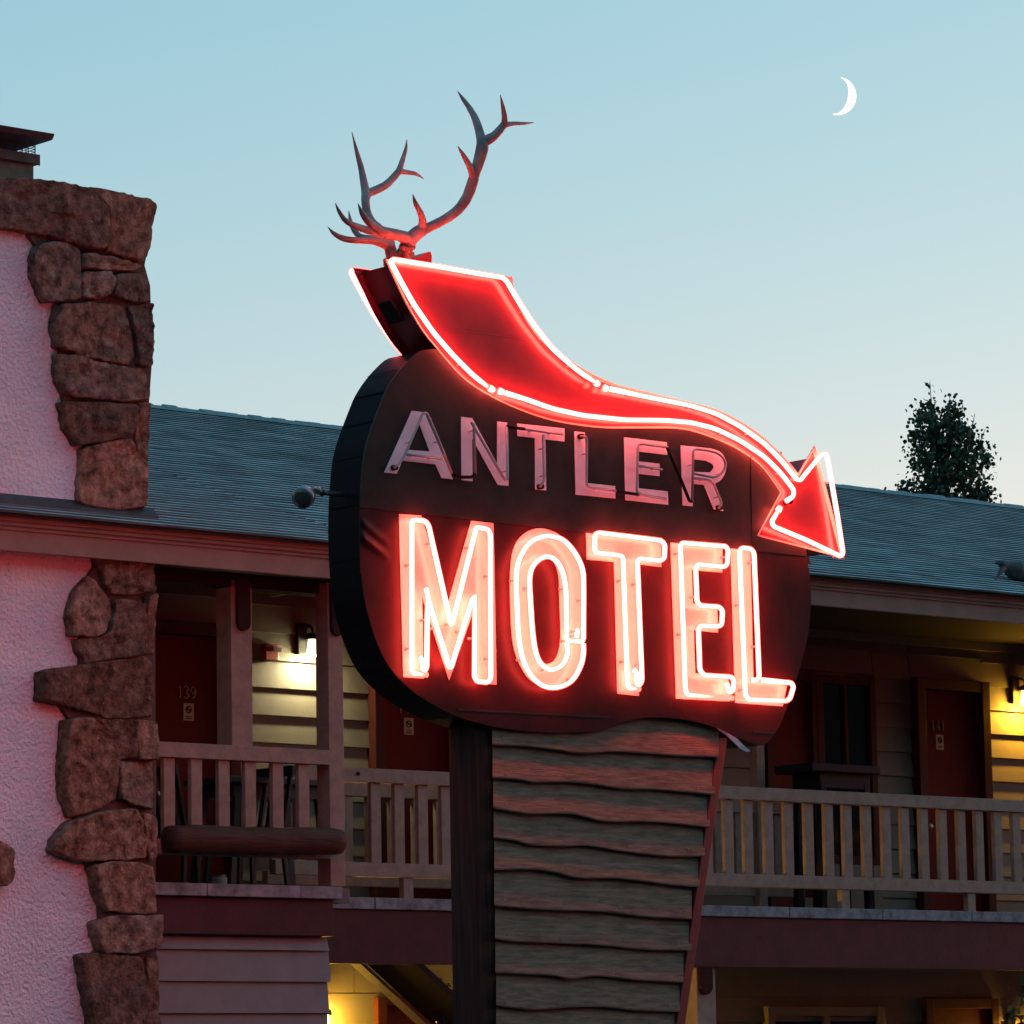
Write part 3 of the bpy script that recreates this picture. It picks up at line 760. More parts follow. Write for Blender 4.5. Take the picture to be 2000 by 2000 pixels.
# ---- doors and window
def digits(txt, s, z, d, h, parent, mt):
    m = MB(); w = h * .5; t = h * .11; x = s
    seg = {'a': (0, 1, 1, 1), 'b': (1, .5, 1, 1), 'c': (1, 0, 1, .5), 'd': (0, 0, 1, 0), 'e': (0, 0, 0, .5), 'f': (0, .5, 0, 1), 'g': (0, .5, 1, .5)}
    mp = {'0': 'abcdef', '1': 'bc', '2': 'abged', '3': 'abgcd', '4': 'fgbc', '5': 'afgcd', '6': 'afgcde', '7': 'abc', '8': 'abcdefg', '9': 'gfabcd'}
    # round strokes
    for ch in txt:
        if ch == '1': L = [[(.25, .8), (.55, 1), (.55, 0)]]
        elif ch == '3': L = [crom([(.05, .85), (.45, 1), (.9, .78), (.45, .53), (.95, .25), (.45, 0), (.03, .15)], 4)]
        elif ch == '9': L = [crom([(.95, .7), (.5, .42), (.05, .72), (.5, 1), (.95, .7), (.85, .3), (.35, 0)], 4)]
        elif ch == '4': L = [[(.75, 0), (.75, 1), (.0, .3), (1, .3)]]
        else: L = [crom([(.5, 1), (.95, .75), (.95, .25), (.5, 0), (.05, .25), (.05, .75), (.5, 1)], 4)]
        for l in L: m.tube([W(x + a * w, d, z + b * h) for a, b in l], t * .5, 6)
        x += w * 1.35
    return m.build('room_number', mt, parent)
def door(s0, s1, num, plq, knob_side, label):
    fr = .11
    m = MB(); m.bx(s0 + fr, s1 - fr, DW - .01, DW + .02, DK, DT - fr); o = m.build('door', M['door'], motel, bevel=.004)
    if label: o['label'] = label
    m = MB(); m.bx(s0, s0 + fr, DW - .005, DW + .125, DK, DT); m.bx(s1 - fr, s1, DW - .005, DW + .125, DK, DT); m.bx(s0 + fr, s1 - fr, DW - .005, DW + .122, DT - fr, DT)
    m.build('door_frame', M['jamb'], o, bevel=.004)
    c, zc = plq
    m = MB(); m.bx(c - .055, c + .055, DW + .02, DW + .026, zc - .075, zc + .075); pq = m.build('no_smoking_plaque', M['plaque'], o)
    m = MB(); m.tube([W(c + .028 * cos(q * pi / 8), DW + .027, zc + .02 + .028 * sin(q * pi / 8)) for q in range(17)], .005, 5)
    m.tube([W(c - .02, DW + .027, zc + .04), W(c + .02, DW + .027, zc)], .005, 5); m.tube([W(c - .018, DW + .027, zc + .02), W(c + .018, DW + .027, zc + .02)], .004, 5)
    m.bx(c - .03, c + .03, DW + .026, DW + .0275, zc - .06, zc - .052); m.bx(c - .03, c + .03, DW + .026, DW + .0275, zc - .045, zc - .037)
    m.build('smoking_symbol', M['black'], o)
    digits(num, c - .12, zc + .115, DW + .028, .105, o, M['plaque'])
    m = MB(); ks = s0 + fr + .07 if knob_side < 0 else s1 - fr - .07
    m.tube([W(ks, DW + .02, DK + .95), W(ks, DW + .03, DK + .95), W(ks, DW + .045, DK + .95), W(ks, DW + .07, DK + .95), W(ks, DW + .085, DK + .95), W(ks, DW + .09, DK + .95)], [.03, .03, .012, .028, .026, .008], 12)
    m.build('door_knob', M['metal'], o, smooth=True)
    return o
s139 = hit(365, 1391, DW)
door(dl0, dl1, '139', (s139[0], s139[1]), -1, None)
s140 = hit(795, 1419, DW); door(dm0, dm1, '140', (s140[0], s140[1]), 1, 'red lit maroon door')
s141 = hit(1832, 1450, DW); door(dr0, dr1, '141', (s141[0], s141[1]), -1, None)
m = MB(); m.bx(dq0 + .1, dq1 - .06, DW - .01, DW + .02, DK, DT - .11); o = m.build('door', M['door'], motel)
m = MB(); m.bx(dq0, dq0 + .1, DW - .005, DW + .07, DK, DT); m.bx(dq1 - .06, dq1 - .005, DW - .005, DW + .07, DK, DT); m.bx(dq0 + .1, dq1 - .06, DW - .005, DW + .068, DT - .11, DT); m.build('door_frame', M['jamb'], o)
wz0, wz1 = DK + .55, 5.62
m = MB(); m.bx(wq0 + .09, wq1 - .08, DW - .01, DW + .015, wz0 + .08, wz1 - .08); wi = m.build('window', M['window'], motel)
m = MB(); m.bx(wq0, wq0 + .09, DW - .005, DW + .06, wz0, wz1); m.bx(wq1 - .08, wq1, DW - .005, DW + .06, wz0, wz1)
m.bx(wq0 + .09, wq1 - .08, DW - .005, DW + .058, wz0, wz0 + .08); m.bx(wq0 + .09, wq1 - .08, DW - .005, DW + .058, wz1 - .08, wz1)
m.bx((wq0 + wq1) / 2 - .02, (wq0 + wq1) / 2 + .02, DW, DW + .05, wz0 + .08, wz1 - .08); m.build('window_frame', M['jamb'], wi, bevel=.004)
m = MB(); m.bx(wq0 - .03, wq1 + .03, DW, DW + .05, DK, wz0); m.build('panel_below_window', M['siding'], motel)

# ---- decks and beams
m = MB(); m.bx(S_J + .0, .28, DW - .01, -.05, DK - .12, DK - .004); m.bx(.282, 5.6, DW - .01, -1.32, DK - .12, DK - .004); m.bx(.282, 5.6, -.14, -.05, DK - .12, DK - .004); m.bx(5.602, S_R, DW - .01, -.05, DK - .12, DK - .004); m.bx(-3.4, S_J - .002, DW - .01, 1.22, DK - .12, DK - .004)
each(m, 'balcony_floor', M['floor'], motel)
m = MB()
sd0, sdm = -3.3, hit(667, 1740, 1.28)[0]
x = sd0
while x < sdm: 
    e_ = min(x + .9, sdm); m.bx(x, e_ - .006, 1.14, 1.30 + random.uniform(-.006, .006), DK - .095, DK); x += .9
m.build('deck_edge', M['deck_edge'], motel, bevel=.006); m = MB()
x = S_J + .05
while x < S_R:
    m.bx(x, x + 1.19, -.10, .02 + random.uniform(-.006, .006), DK - .095, DK); x += 1.2
m.build('deck_edge', M['deck_edge'], motel, bevel=.006)
m = MB(); m.bx(-3.3, sdm - .05, 1.18, 1.24, 2.85, DK - .098); m.bx(sdm - .11, sdm - .05, -.04, 1.18, 2.85, DK - .098)
m.build('beam', M['maroon'], motel, bevel=.006); m = MB()
m.bx(S_J + .05, S_R, -.06, -.01, 2.69, DK - .098)
m.build('beam', M['maroon'], motel, bevel=.006)

# ---- railings (thing > railing > baluster)
bal_me = {}
def railing(s0, s1, d, zt, zl, feet, sp, off, bw=.10, mt=None, rail_t=.085, low_t=.088, foot_list=()):
    mt = mt or M['trim']
    m = MB(); m.bx(s0, s1, d - .05, d + .04, zt - .115, zt); top = m.build('railing', mt, motel, bevel=.005)
    m = MB(); m.bx(s0, s1, d - .045, d + .035, zl - .115, zl); m.build('bottom_rail', mt, top, bevel=.005)
    first = None; s = s0 + off; base_loc = root_loc(top)
    while s < s1 - .03:
        j = random.uniform(-.006, .006)
        if first is None:
            m = MB(); m.bx(s - bw / 2, s + bw / 2, d - .035, d + .012, zl + .001, zt - .116)
            first = m.build('baluster', mt, top, bevel=.004); s_first = s
        else:
            o = first.copy(); col.objects.link(o); o.parent = top; o.location = U * (s - s_first + j) + N * random.uniform(-.004, .004)
            o.rotation_euler = (0, 0, 0)
        s += sp
    if foot_list:
        m = MB()
        for f in foot_list: m.bx(f - .05, f + .05, d - .04, d + .02, DK, zl - .116)
        each(m, 'rail_foot', mt, top)
    return top
# left bay
pB0, pB1 = hit(640, 1600, 1.27)[0], hit(669, 1600, 1.27)[0]
pA0, pA1 = hit(452, 1300, 1.2)[0], hit(493, 1300, 1.2)[0]
s_first = hit(328.5, 1500, 1.27)[0]; sp_l = (hit(592, 1530, 1.27)[0] - s_first) / 5
railing(-3.3, pB0 - .002, 1.27, 4.285, 3.555, [], sp_l, s_first + 3.3 - sp_l, .105)
# long run
s_r = hit(1422, 1640, 0)[0]; sp_r = (hit(1984, 1650, 0)[0] - s_r) / 15
sm_ = hit(727, 1600, 0)[0]
n_back = round((s_r - sm_) / sp_r)
railing(S_J + .2, S_R, 0, 4.288, 3.515, [], sp_r, (s_r - n_back * sp_r) - (S_J + .2) - sp_r * 0, .105,
        foot_list=[hit(795, 1720, 0)[0], hit(1649, 1750, 0)[0], hit(1895, 1755, 0)[0], hit(1240, 1740, 0)[0]])
# rail round the stair well
railing(.15, hit(1562, 1575, -1.25)[0], -1.25, 4.285, 3.515, [], .26, .12, .105, foot_list=[hit(1628, 1750, -1.25)[0] - .35])
m = MB()
for x, y, d in ((636, 1487, 1.302), (699, 1511, .042)):
    q = hit(x, y, d); m.tube([W(q[0], d - .004, q[1]), W(q[0], d + .008, q[1])], .017, 10)
each(m, 'bolt', M['black'], motel)
# ---- posts with dark pendants
m = MB(); m.bx(pB0, pB1, 1.14, 1.30, DK + .0, 5.60); m.build('post', M['trim'], motel, bevel=.006)
m = MB(); m.bx(pA0, pA1, 1.01, 1.20, 4.29, 5.58); m.build('post', M['trim'], motel, bevel=.006)
for a, d in (((pA0 + pA1) / 2, 1.203), ((pB0 + pB1) / 2, 1.303)):
    m = MB(); w = .062; z1 = 5.585; z0 = 5.18
    prof = [W(a - w, d, z1), W(a - w, d, z0 + w)] + [W(a + w * cos(q), d, z0 + w + w * sin(q)) for q in [pi + pi * k / 8 for k in range(1, 8)]] + [W(a + w, d, z0 + w), W(a + w, d, z1)]
    m.prism(prof, N * .035); m.build('bracket', M['bracket'], motel, bevel=.004)
# right lower post
pr0, pr1 = hit(1362, 1940, -.06)[0], hit(1398, 1940, -.06)[0]
m = MB(); m.bx(pr0, pr1, -.24, -.06, 0, 2.69 - .001); m.build('post', M['trim'], motel, bevel=.006)
a = (hit(1371, 1900, 0)[0] + hit(1394, 1900, 0)[0]) / 2; w = .07; d = -.058; z1 = 2.70; z0 = hit(1383, 1942, 0)[1]
m = MB(); prof = [W(a - w, d, z1 - .012), W(a - w, d, z0 + w)] + [W(a + w * cos(q), d, z0 + w + w * sin(q)) for q in [pi + pi * k / 8 for k in range(1, 8)]] + [W(a + w, d, z0 + w), W(a + w, d, z1 - .012)]
m.prism(prof, N * .05); m.build('bracket', M['bracket'], motel, bevel=.004)
# thin post on the stair side
t0, t1 = hit(1473, 1500, -1.2)[0], hit(1488, 1500, -1.2)[0]
m = MB(); m.bx(t0, t1, -1.26, -1.16, DK, 4.95); m.build('post', M['trim'], motel, bevel=.004)

# ---- storage bay below the left balcony
sb1 = hit(645, 1900, 1.2)[0]
siding([(-3.3, sb1)], (.1, 2.84), 1.16, M['siding_grey'], 'siding', .24)
m = MB(); m.bx(-3.3, sb1 - .03, -.3, 1.14, 0, 3.1); m.build('wall', M['siding_grey'], motel)
# ---- ground floor behind
zl_ = sz(700, 1940, DW)
m = MB()
ps = sx(690, 1900)
for s0, s1 in ((-1.2, ps - .006), (ps + .002, 3.5)):
    m.bx(s0, s1, DW - .005, DW + .012, zl_ + .004, 3.1)
m.bx(-1.2, 3.5, DW - .005, DW + .016, 0, zl_ - .004)
each(m, 'wall_panel', M['siding'], motel)
siding([(3.6, S_R)], (.1, 3.1), DW, M['siding'], 'siding', .24)
g0 = sx(728, 1960); m = MB(); m.bx(g0 + .10, g0 + .98, DW - .005, DW + .03, 0, sz(740, 1963, DW)); o = m.build('door', M['door'], motel)
m = MB(); m.bx(g0, g0 + .10, DW, DW + .075, 0, sz(740, 1948, DW)); m.bx(g0 + .98, g0 + 1.08, DW, DW + .075, 0, sz(740, 1948, DW)); m.bx(g0 + .10, g0 + .98, DW, DW + .073, sz(740, 1963, DW), sz(740, 1948, DW)); m.build('door_frame', M['jamb'], o)
for x0, x1, yt, kind in ((1488, 1716, 1966, 'w'), (1797, 1938, 1950, 'd')):
    a0, a1 = sx(x0, 1960), sx(x1, 1960); zt = sz(x0, yt, DW)
    if kind == 'w':
        m = MB(); m.bx(a0 + .09, a1 - .09, DW, DW + .03, 1.0, zt - .09); o = m.build('window', M['window'], motel)
        m = MB(); m.bx(a0, a0 + .09, DW, DW + .085, .92, zt); m.bx(a1 - .09, a1, DW, DW + .085, .92, zt); m.bx(a0 + .09, a1 - .09, DW, DW + .08, zt - .09, zt); m.bx(a0 + .09, a1 - .09, DW, DW + .08, .92, 1.0)
        m.bx((a0 + a1) / 2 - .04, (a0 + a1) / 2 + .04, DW, DW + .078, 1.0, zt - .09); m.build('window_frame', M['siding'], o, bevel=.004)
    else:
        m = MB(); m.bx(a0 + .1, a1 - .1, DW, DW + .05, 0, zt - .1); o = m.build('door', M['door'], motel)
        m = MB(); m.bx(a0, a0 + .1, DW, DW + .09, 0, zt); m.bx(a1 - .1, a1, DW, DW + .09, 0, zt); m.bx(a0 + .1, a1 - .1, DW, DW + .088, zt - .1, zt); m.build('door_frame', M['jamb'], o, bevel=.004)
# stair stringer seen below the beam
sA, sB = hit(700, 1884, -.7), hit(832, 2004, -.7)
pa, pb_ = W(sA[0] - .35, -.7, sA[1] + .30), W(sB[0] + 1.9, -.7, sB[1] - 1.63)
dirv = W(sB[0], -.7, sB[1]) - W(sA[0], -.7, sA[1])
sa = W(sA[0], -.7, sA[1])
m = MB(); m.bar(sa - dirv * .12, sa + dirv * 3.4, N, .13, .028); m.build('stair_stringer', M['trim'], motel)
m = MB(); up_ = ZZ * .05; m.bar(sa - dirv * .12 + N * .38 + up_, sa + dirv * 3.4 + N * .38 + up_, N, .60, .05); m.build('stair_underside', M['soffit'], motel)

# ---- chimney wall: stucco with stone edging
ch1 = hit(284, 700, 1.4)[0]
zt0 = 8.36
lw = MB()
vs = []
def stucco_block(z0, z1, s1):
    m = MB(); m.bx(S_L + .5, s1, .62, 1.40, z0, z1); return m
stu = stucco_block(0, zt0 - .02, ch1).build('stucco_wall', M['stucco'], motel, bevel=.01)
UPP = [[(-60, 336), (0, 346), (60, 350), (110, 358), (160, 370), (185, 383), (200, 410), (205, 440), (201, 480), (190, 492), (150, 482), (110, 468), (60, 455), (20, 448), (-60, 440)],
 [(165, 366), (230, 378), (285, 393), (299, 402), (297, 420), (293, 450), (288, 490), (276, 513), (250, 505), (204, 490), (208, 440), (202, 405)],
 [(70, 480), (95, 473), (130, 472), (150, 488), (154, 530), (153, 585), (120, 591), (85, 588), (68, 560), (60, 510)],
 [(157, 496), (205, 502), (245, 513), (272, 521), (255, 531), (200, 530), (157, 525)],
 [(157, 532), (207, 533), (216, 550), (208, 577), (185, 587), (159, 583)],
 [(219, 538), (277, 532), (287, 545), (293, 587), (270, 592), (235, 587), (212, 577)],
 [(110, 596), (180, 590), (240, 597), (255, 640), (263, 690), (256, 713), (200, 706), (150, 692), (110, 680), (101, 640)],
 [(248, 597), (297, 592), (301, 640), (294, 700), (289, 719), (265, 714), (266, 690), (258, 640)],
 [(107, 690), (150, 695), (200, 709), (285, 721), (289, 780), (250, 786), (190, 782), (135, 776), (110, 745)],
 [(116, 784), (200, 787), (259, 792), (261, 830), (245, 852), (200, 864), (148, 872), (127, 840)],
 [(264, 788), (288, 788), (287, 890), (281, 900), (264, 895)],
 [(160, 874), (215, 862), (245, 858), (262, 895), (282, 904), (283, 990), (240, 996), (190, 992), (152, 978), (157, 920)]]
LOW = [[(185, 1085), (260, 1090), (293, 1100), (299, 1130), (298, 1156), (260, 1163), (214, 1161), (197, 1142)],
 [(146, 1152), (175, 1122), (195, 1145), (212, 1165), (222, 1195), (205, 1235), (180, 1246), (138, 1242), (131, 1210), (139, 1172)],
 [(222, 1168), (275, 1180), (277, 1260), (277, 1279), (230, 1287), (165, 1297), (150, 1270), (146, 1248), (185, 1249), (210, 1234)],
 [(279, 1165), (299, 1160), (299, 1277), (280, 1278)],
 [(76, 1310), (150, 1299), (230, 1289), (285, 1281), (299, 1300), (301, 1340), (297, 1400), (250, 1404), (210, 1405), (165, 1391), (120, 1380), (74, 1367)],
 [(125, 1405), (165, 1401), (180, 1420), (230, 1482), (225, 1560), (190, 1582), (135, 1597), (120, 1560), (117, 1480)],
 [(172, 1403), (230, 1408), (259, 1425), (259, 1481), (229, 1485), (195, 1450)],
 [(262, 1406), (300, 1410), (303, 1435), (297, 1487), (262, 1483)],
 [(230, 1488), (296, 1488), (298, 1540), (293, 1582), (255, 1573), (227, 1560)],
 [(103, 1638), (130, 1605), (180, 1588), (250, 1580), (268, 1600), (279, 1640), (281, 1676), (240, 1681), (170, 1684), (115, 1673), (99, 1657)],
 [(273, 1588), (299, 1593), (302, 1670), (290, 1686), (283, 1660)],
 [(172, 1692), (200, 1684), (260, 1682), (297, 1692), (305, 1720), (304, 1785), (260, 1787), (205, 1780), (186, 1745), (178, 1710)],
 [(178, 1800), (210, 1789), (306, 1788), (305, 1850), (260, 1863), (200, 1864), (183, 1830)],
 [(153, 1862), (270, 1867), (281, 1930), (283, 2050), (185, 2060), (168, 1960), (155, 1900)],
 [(284, 1868), (305, 1866), (304, 2050), (286, 2050)],
 [(-40, 1640), (0, 1646), (18, 1662), (19, 1720), (10, 1731), (-40, 1735)],
 [(165, 2064), (300, 2054), (304, 2160), (180, 2170)], [(140, 2174), (300, 2164), (305, 2290), (150, 2296)], [(170, 2300), (302, 2294), (304, 2420), (165, 2425)], [(150, 2430), (302, 2426), (304, 2540), (160, 2560)]]
def stones(polys, name):
    m = MB(); tint = []
    for ip, poly in enumerate(polys):
        pts2 = [hit(x, y, 1.46) for x, y in poly]
        c3 = roundp([V((p[0], p[1], 0)) for p in pts2], .020, 3, True)
        c = []
        for i in range(len(c3)):
            a_, b_ = c3[i], c3[(i + 1) % len(c3)]; k_ = max(1, int((b_ - a_).length / .03))
            for q_ in range(k_):
                p_ = a_ + (b_ - a_) * (q_ / k_); w_ = .012 * noise.noise(V((p_.x * 9, p_.y * 9, ip * 3.0))); c.append((p_.x + w_, p_.y + .7 * w_))
        n = len(c)
        # relax towards the original polygon so that corners stay blocky
        cx = sum(p[0] for p in c) / n; cz = sum(p[1] for p in c) / n
        size = max(max(p[0] for p in c) - min(p[0] for p in c), max(p[1] for p in c) - min(p[1] for p in c))
        h0 = .120 + random.uniform(-.015, .04)
        rings = [(1.0, 0.0), (1.0, .80), (.992, .92), (.975, .98), (.95, 1.0), (.90, 1.0), (.83, 1.0), (.75, 1.0), (.66, 1.0), (.56, 1.0), (.46, 1.0), (.35, 1.0), (.23, 1.0), (.11, 1.0)]
        vs = []; fs = []
        tlt = (random.uniform(-.16, .16), random.uniform(-.16, .16))
        for sc_, hh in rings:
            for (s, z) in c:
                a = cx + (s - cx) * sc_; b = cz + (z - cz) * sc_
                nz = noise.fractal(V((a * 6, b * 6, ip * 7.3)), 1.0, 2.0, 4) if hasattr(noise, 'fractal') else 0
                e_ = .016 * noise.noise(V((a * 20, b * 20, ip))) if sc_ > .93 else 0
                cel = noise.cell(V((a * 7 + .8 * noise.noise(V((a * 5, b * 5, ip))), b * 7 + .8 * noise.noise(V((b * 5, a * 5, ip))), ip * 3.7)))
                nz += .55 * (cel - .5) + .5 * (abs(noise.noise(V((a * 11, b * 11, ip * 1.7)))) - .2)
                dd = 1.385 + h0 * hh + max(-.032, min(.045, nz * .019 + (a - cx) * tlt[0] + (b - cz) * tlt[1])) * min(1, hh * 1.4)
                vs.append(W(a + e_, dd, b + e_ * .7))
        k = len(rings)
        for r_ in range(k - 1):
            for i in range(n):
                j = (i + 1) % n; fs.append([r_ * n + i, r_ * n + j, (r_ + 1) * n + j, (r_ + 1) * n + i])
        fs.append([(k - 1) * n + i for i in range(n)]); fs.append([i for i in reversed(range(n))])
        m.add(vs, fs)
        t = random.uniform(.55, 1.45); rd = random.uniform(-.04, .14)
        tint += [(t * (1 + rd), t, t * (1 - rd * .6))] * len(fs)
    o = m.build(name, M['stone'], stu, smooth=True)
    me = o.data; at = me.color_attributes.new('tint', 'FLOAT_COLOR', 'CORNER')
    for i, p in enumerate(me.polygons):
        tc_ = tint[i] if i < len(tint) else (1, 1, 1)
        for li in p.loop_indices: at.data[li].color = (*tc_, 1)
    return o
stones(UPP, 'stone_edging'); stones(LOW, 'stone_edging')
# mortar bed behind the stones
m = MB()
H = lambda L, d: [W(*( (lambda q: (q[0], d, q[1]))(hit(x, y, d)) )) for x, y in L]
m.prism(H([(-60, 350), (160, 380), (290, 402), (283, 480), (275, 520), (286, 560), (290, 700), (283, 800), (280, 990), (158, 980), (160, 870), (130, 840), (115, 770), (108, 640), (112, 596), (75, 560), (70, 490), (40, 448), (-60, 440)], 1.396), N * .048)
m.prism(H([(190, 1090), (292, 1098), (296, 1160), (296, 1380), (298, 1500), (296, 1700), (300, 2060), (180, 2060), (160, 1870), (190, 1850), (188, 1790), (182, 1700), (115, 1660), (140, 1600), (128, 1560), (128, 1405), (100, 1360), (150, 1300), (150, 1240), (140, 1200), (150, 1150)], 1.396), N * .048)
m.build('mortar', M['mortar'], stu)
m = MB()
m.prism(H([(-60, 336), (0, 344), (110, 354), (160, 366), (60, 352)], 1.2), N * .3) if False else None
m.bx(S_L + .5, hit(190, 372, 1.4)[0], .60, 1.44, zt0 - .0, zt0 + .025); m.build('chimney_crown', M['concrete'], stu, bevel=.01)
# flashing apron at the roof
m = MB()
q0 = hit(160, 990, 1.43)[0]; q1 = ch1 + .06
zr = lambda d: 5.845 + (1.75 - d) * (RZ - 5.845) / (1.75 - RD)
m.prism([W(S_L + .5, 1.475, zr(1.475) + .03), W(q1, 1.475, zr(1.475) + .03), W(q1, 1.40, zr(1.40) + .08), W(S_L + .5, 1.40, zr(1.4) + .08)], -ZZ * .03)
m.build('flashing', M['cap'], stu)
# flue and cap
f1 = hit(67, 330, 1.2)[0]; zf0 = zt0 + .02; zf1 = hit(67, 318, 1.2)[1]
m = MB(); m.bx(f1 - .6, f1, .72, 1.20, zf0, zf1 + .02); flue = m.build('flue', M['flue'], motel, bevel=.015)
zc0, zc1 = hit(73, 320, 1.24)[1], hit(73, 301, 1.24)[1]
m = MB(); m.bx(f1 - .63, f1 + .03, .69, 1.235, zc0 - .0, zc1); m.tube([W(f1 + .03, 1.15, zc0 + .02), W(f1 + .075, 1.15, zc0 + .02)], .005, 6); m.ball(W(f1 + .08, 1.15, zc0 + .02), .009, 6, 4)
m.build('cap_collar', M['cap'], flue, bevel=.012)
zh = hit(103, 272, 1.42)[1]
m = MB()
for k in range(8):
    s = f1 - .60 + k * .086
    for d in (.71, 1.21): m.tube([W(s, d, zc1 - .01), W(s, d, zh + .02)], .0035, 5)
for k in range(7):
    d = .71 + k * .083
    for s in (f1 + .0, f1 - .6): m.tube([W(s, d, zc1 - .01), W(s, d, zh + .02)], .0035, 5)
for k in range(5):
    z = zc1 + k * (zh + .02 - zc1) / 5
    for d in (.71, 1.21): m.tube([W(f1 - .6, d, z), W(f1, d, z)], .003, 5)
    for s in (f1, f1 - .6): m.tube([W(s, .71, z), W(s, 1.21, z)], .003, 5)
m.build('spark_screen', M['cap'], flue)
m = MB()
h1 = hit(103, 270, 1.39)[0]; h2 = hit(108, 263, 1.42)[0]
c0 = [W(f1 - .80, .50, zh), W(h1, .50, zh), W(h1, 1.39, zh), W(f1 - .80, 1.39, zh)]
c1 = [W(f1 - .83, .47, zh + .045), W(h2, .47, zh + .045), W(h2, 1.42, zh + .045), W(f1 - .83, 1.42, zh + .045)]
c2 = [W(f1 - .55, .78, zh + .10), W(f1 - .08, .78, zh + .10), W(f1 - .08, 1.12, zh + .10), W(f1 - .55, 1.12, zh + .10)]
m.add(c0 + c1 + c2, [[3, 2, 1, 0], [8, 9, 10, 11]] + [[a + i, a + (i + 1) % 4, a + 4 + (i + 1) % 4, a + 4 + i] for a in (0, 4) for i in range(4)])
m.build('cap_hood', M['cap'], flue, bevel=.008)

# ================================================================== lamps
def lamp(x, y, d_off, colr, power, label, dwall=DW, s=None, side=14):
    bulb = emit('glowing_jar', colr, side); hot = emit('hot_bulb', colr, power)
    q = hit(x, y, dwall + d_off); z = q[1]; s = q[0] if s is None else s
    rt = empty('wall_lamp', W(s, dwall, z)); tag(rt, label, 'lamp', 'jar lamps on the motel walls')
    m = MB(); m.bx(s - .10, s + .0, dwall + .036, dwall + .075, z - .06, z + .22); m.tube(roundp([W(s - .05, dwall + .06, z + .17), W(s - .02, dwall + .10, z + .2), W(s, dwall + d_off, z + .17), W(s, dwall + d_off, z + .09)], .03), .012, 8)
    m.build('backplate', M['lamp_black'], rt, bevel=.004)
    m = MB(); m.tube([W(s, dwall + d_off, z + .13), W(s, dwall + d_off, z + .11), W(s, dwall + d_off, z + .07), W(s, dwall + d_off, z + .065)], [.02, .062, .074, .06], 14); m.build('lamp_cap', M['lamp_black'], rt, smooth=True)
    m = MB(); m.tube([W(s, dwall + d_off, z + .064), W(s, dwall + d_off, z + .02), W(s, dwall + d_off, z - .05), W(s, dwall + d_off, z - .072)], [.038, .042, .056, .045], 16); jar = m.build('glass_jar', bulb, rt, smooth=True)
    m = MB(); m.tube([W(s, dwall + d_off, z - .073), W(s, dwall + d_off, z - .080), W(s, dwall + d_off, z - .086)], [.042, .040, .026], 14); m.build('bulb', hot, jar)
lamp(611, 1264, .15, (1, .88, .50), 1100, 'lit wall lamp with pale jar shade beside the red alarm box')
lamp(2003, 1362, .15, (1, .50, .045), 1800, 'amber wall lamp on the siding beside door 141', side=95)
lamp(1080, 1930, .15, (1, .50, .045), 600, 'amber wall lamp at the foot of the stairs behind the plank-clad pole', side=420)
lamp(633, 1998, .15, (1, .54, .055), 200, 'amber wall lamp under the balcony beside the grey siding and stair stringer', side=800)
lamp(1996, 2022, .15, (1, .52, .05), 700, 'amber wall lamp under the balcony behind the hanging plant', side=200)

# alarm box
s, z = hit(529, 1273, DW + .05)
al = empty('fire_alarm', W(s, DW, z)); tag(al, 'small red fire alarm box with clear strobe on the lit siding', 'alarm')
m = MB(); m.bx(s - .08, s + .06, DW + .03, DW + .085, z - .075, z + .065); m.build('housing', M['alarm'], al, bevel=.006)
m = MB(); m.bx(s - .03, s + .07, DW + .085, DW + .125, z - .005, z + .035); m.build('strobe', M['glass'], al, bevel=.006)

# ================================================================== things on the balconies
# log hung on the left rail
sA, zA = hit(322, 1634, 1.36); sB, zB = hit(655, 1640, 1.36)
m = MB(); n = 24; pts = []; rs = []
for k in range(n + 1):
    t = k / n; r = .104 * (1 if 1 < k < n - 1 else (.98 if k in (1, n - 1) else .95)) * (1 + .05 * noise.noise(V((k * .35, 0, 4))))
    pts.append(W(sA + (sB - sA) * t, 1.405, zA - .02 + (zB - zA) * t + .004 * sin(9 * t))); rs.append(r * (1 + .03 * sin(k * 2.3)))
m.tube(pts, rs, 18); lg = m.build('log', M['wood_log'], None, smooth=True); tag(lg, 'dark rounded log hung along the balcony rail beside the stone edging', 'log')
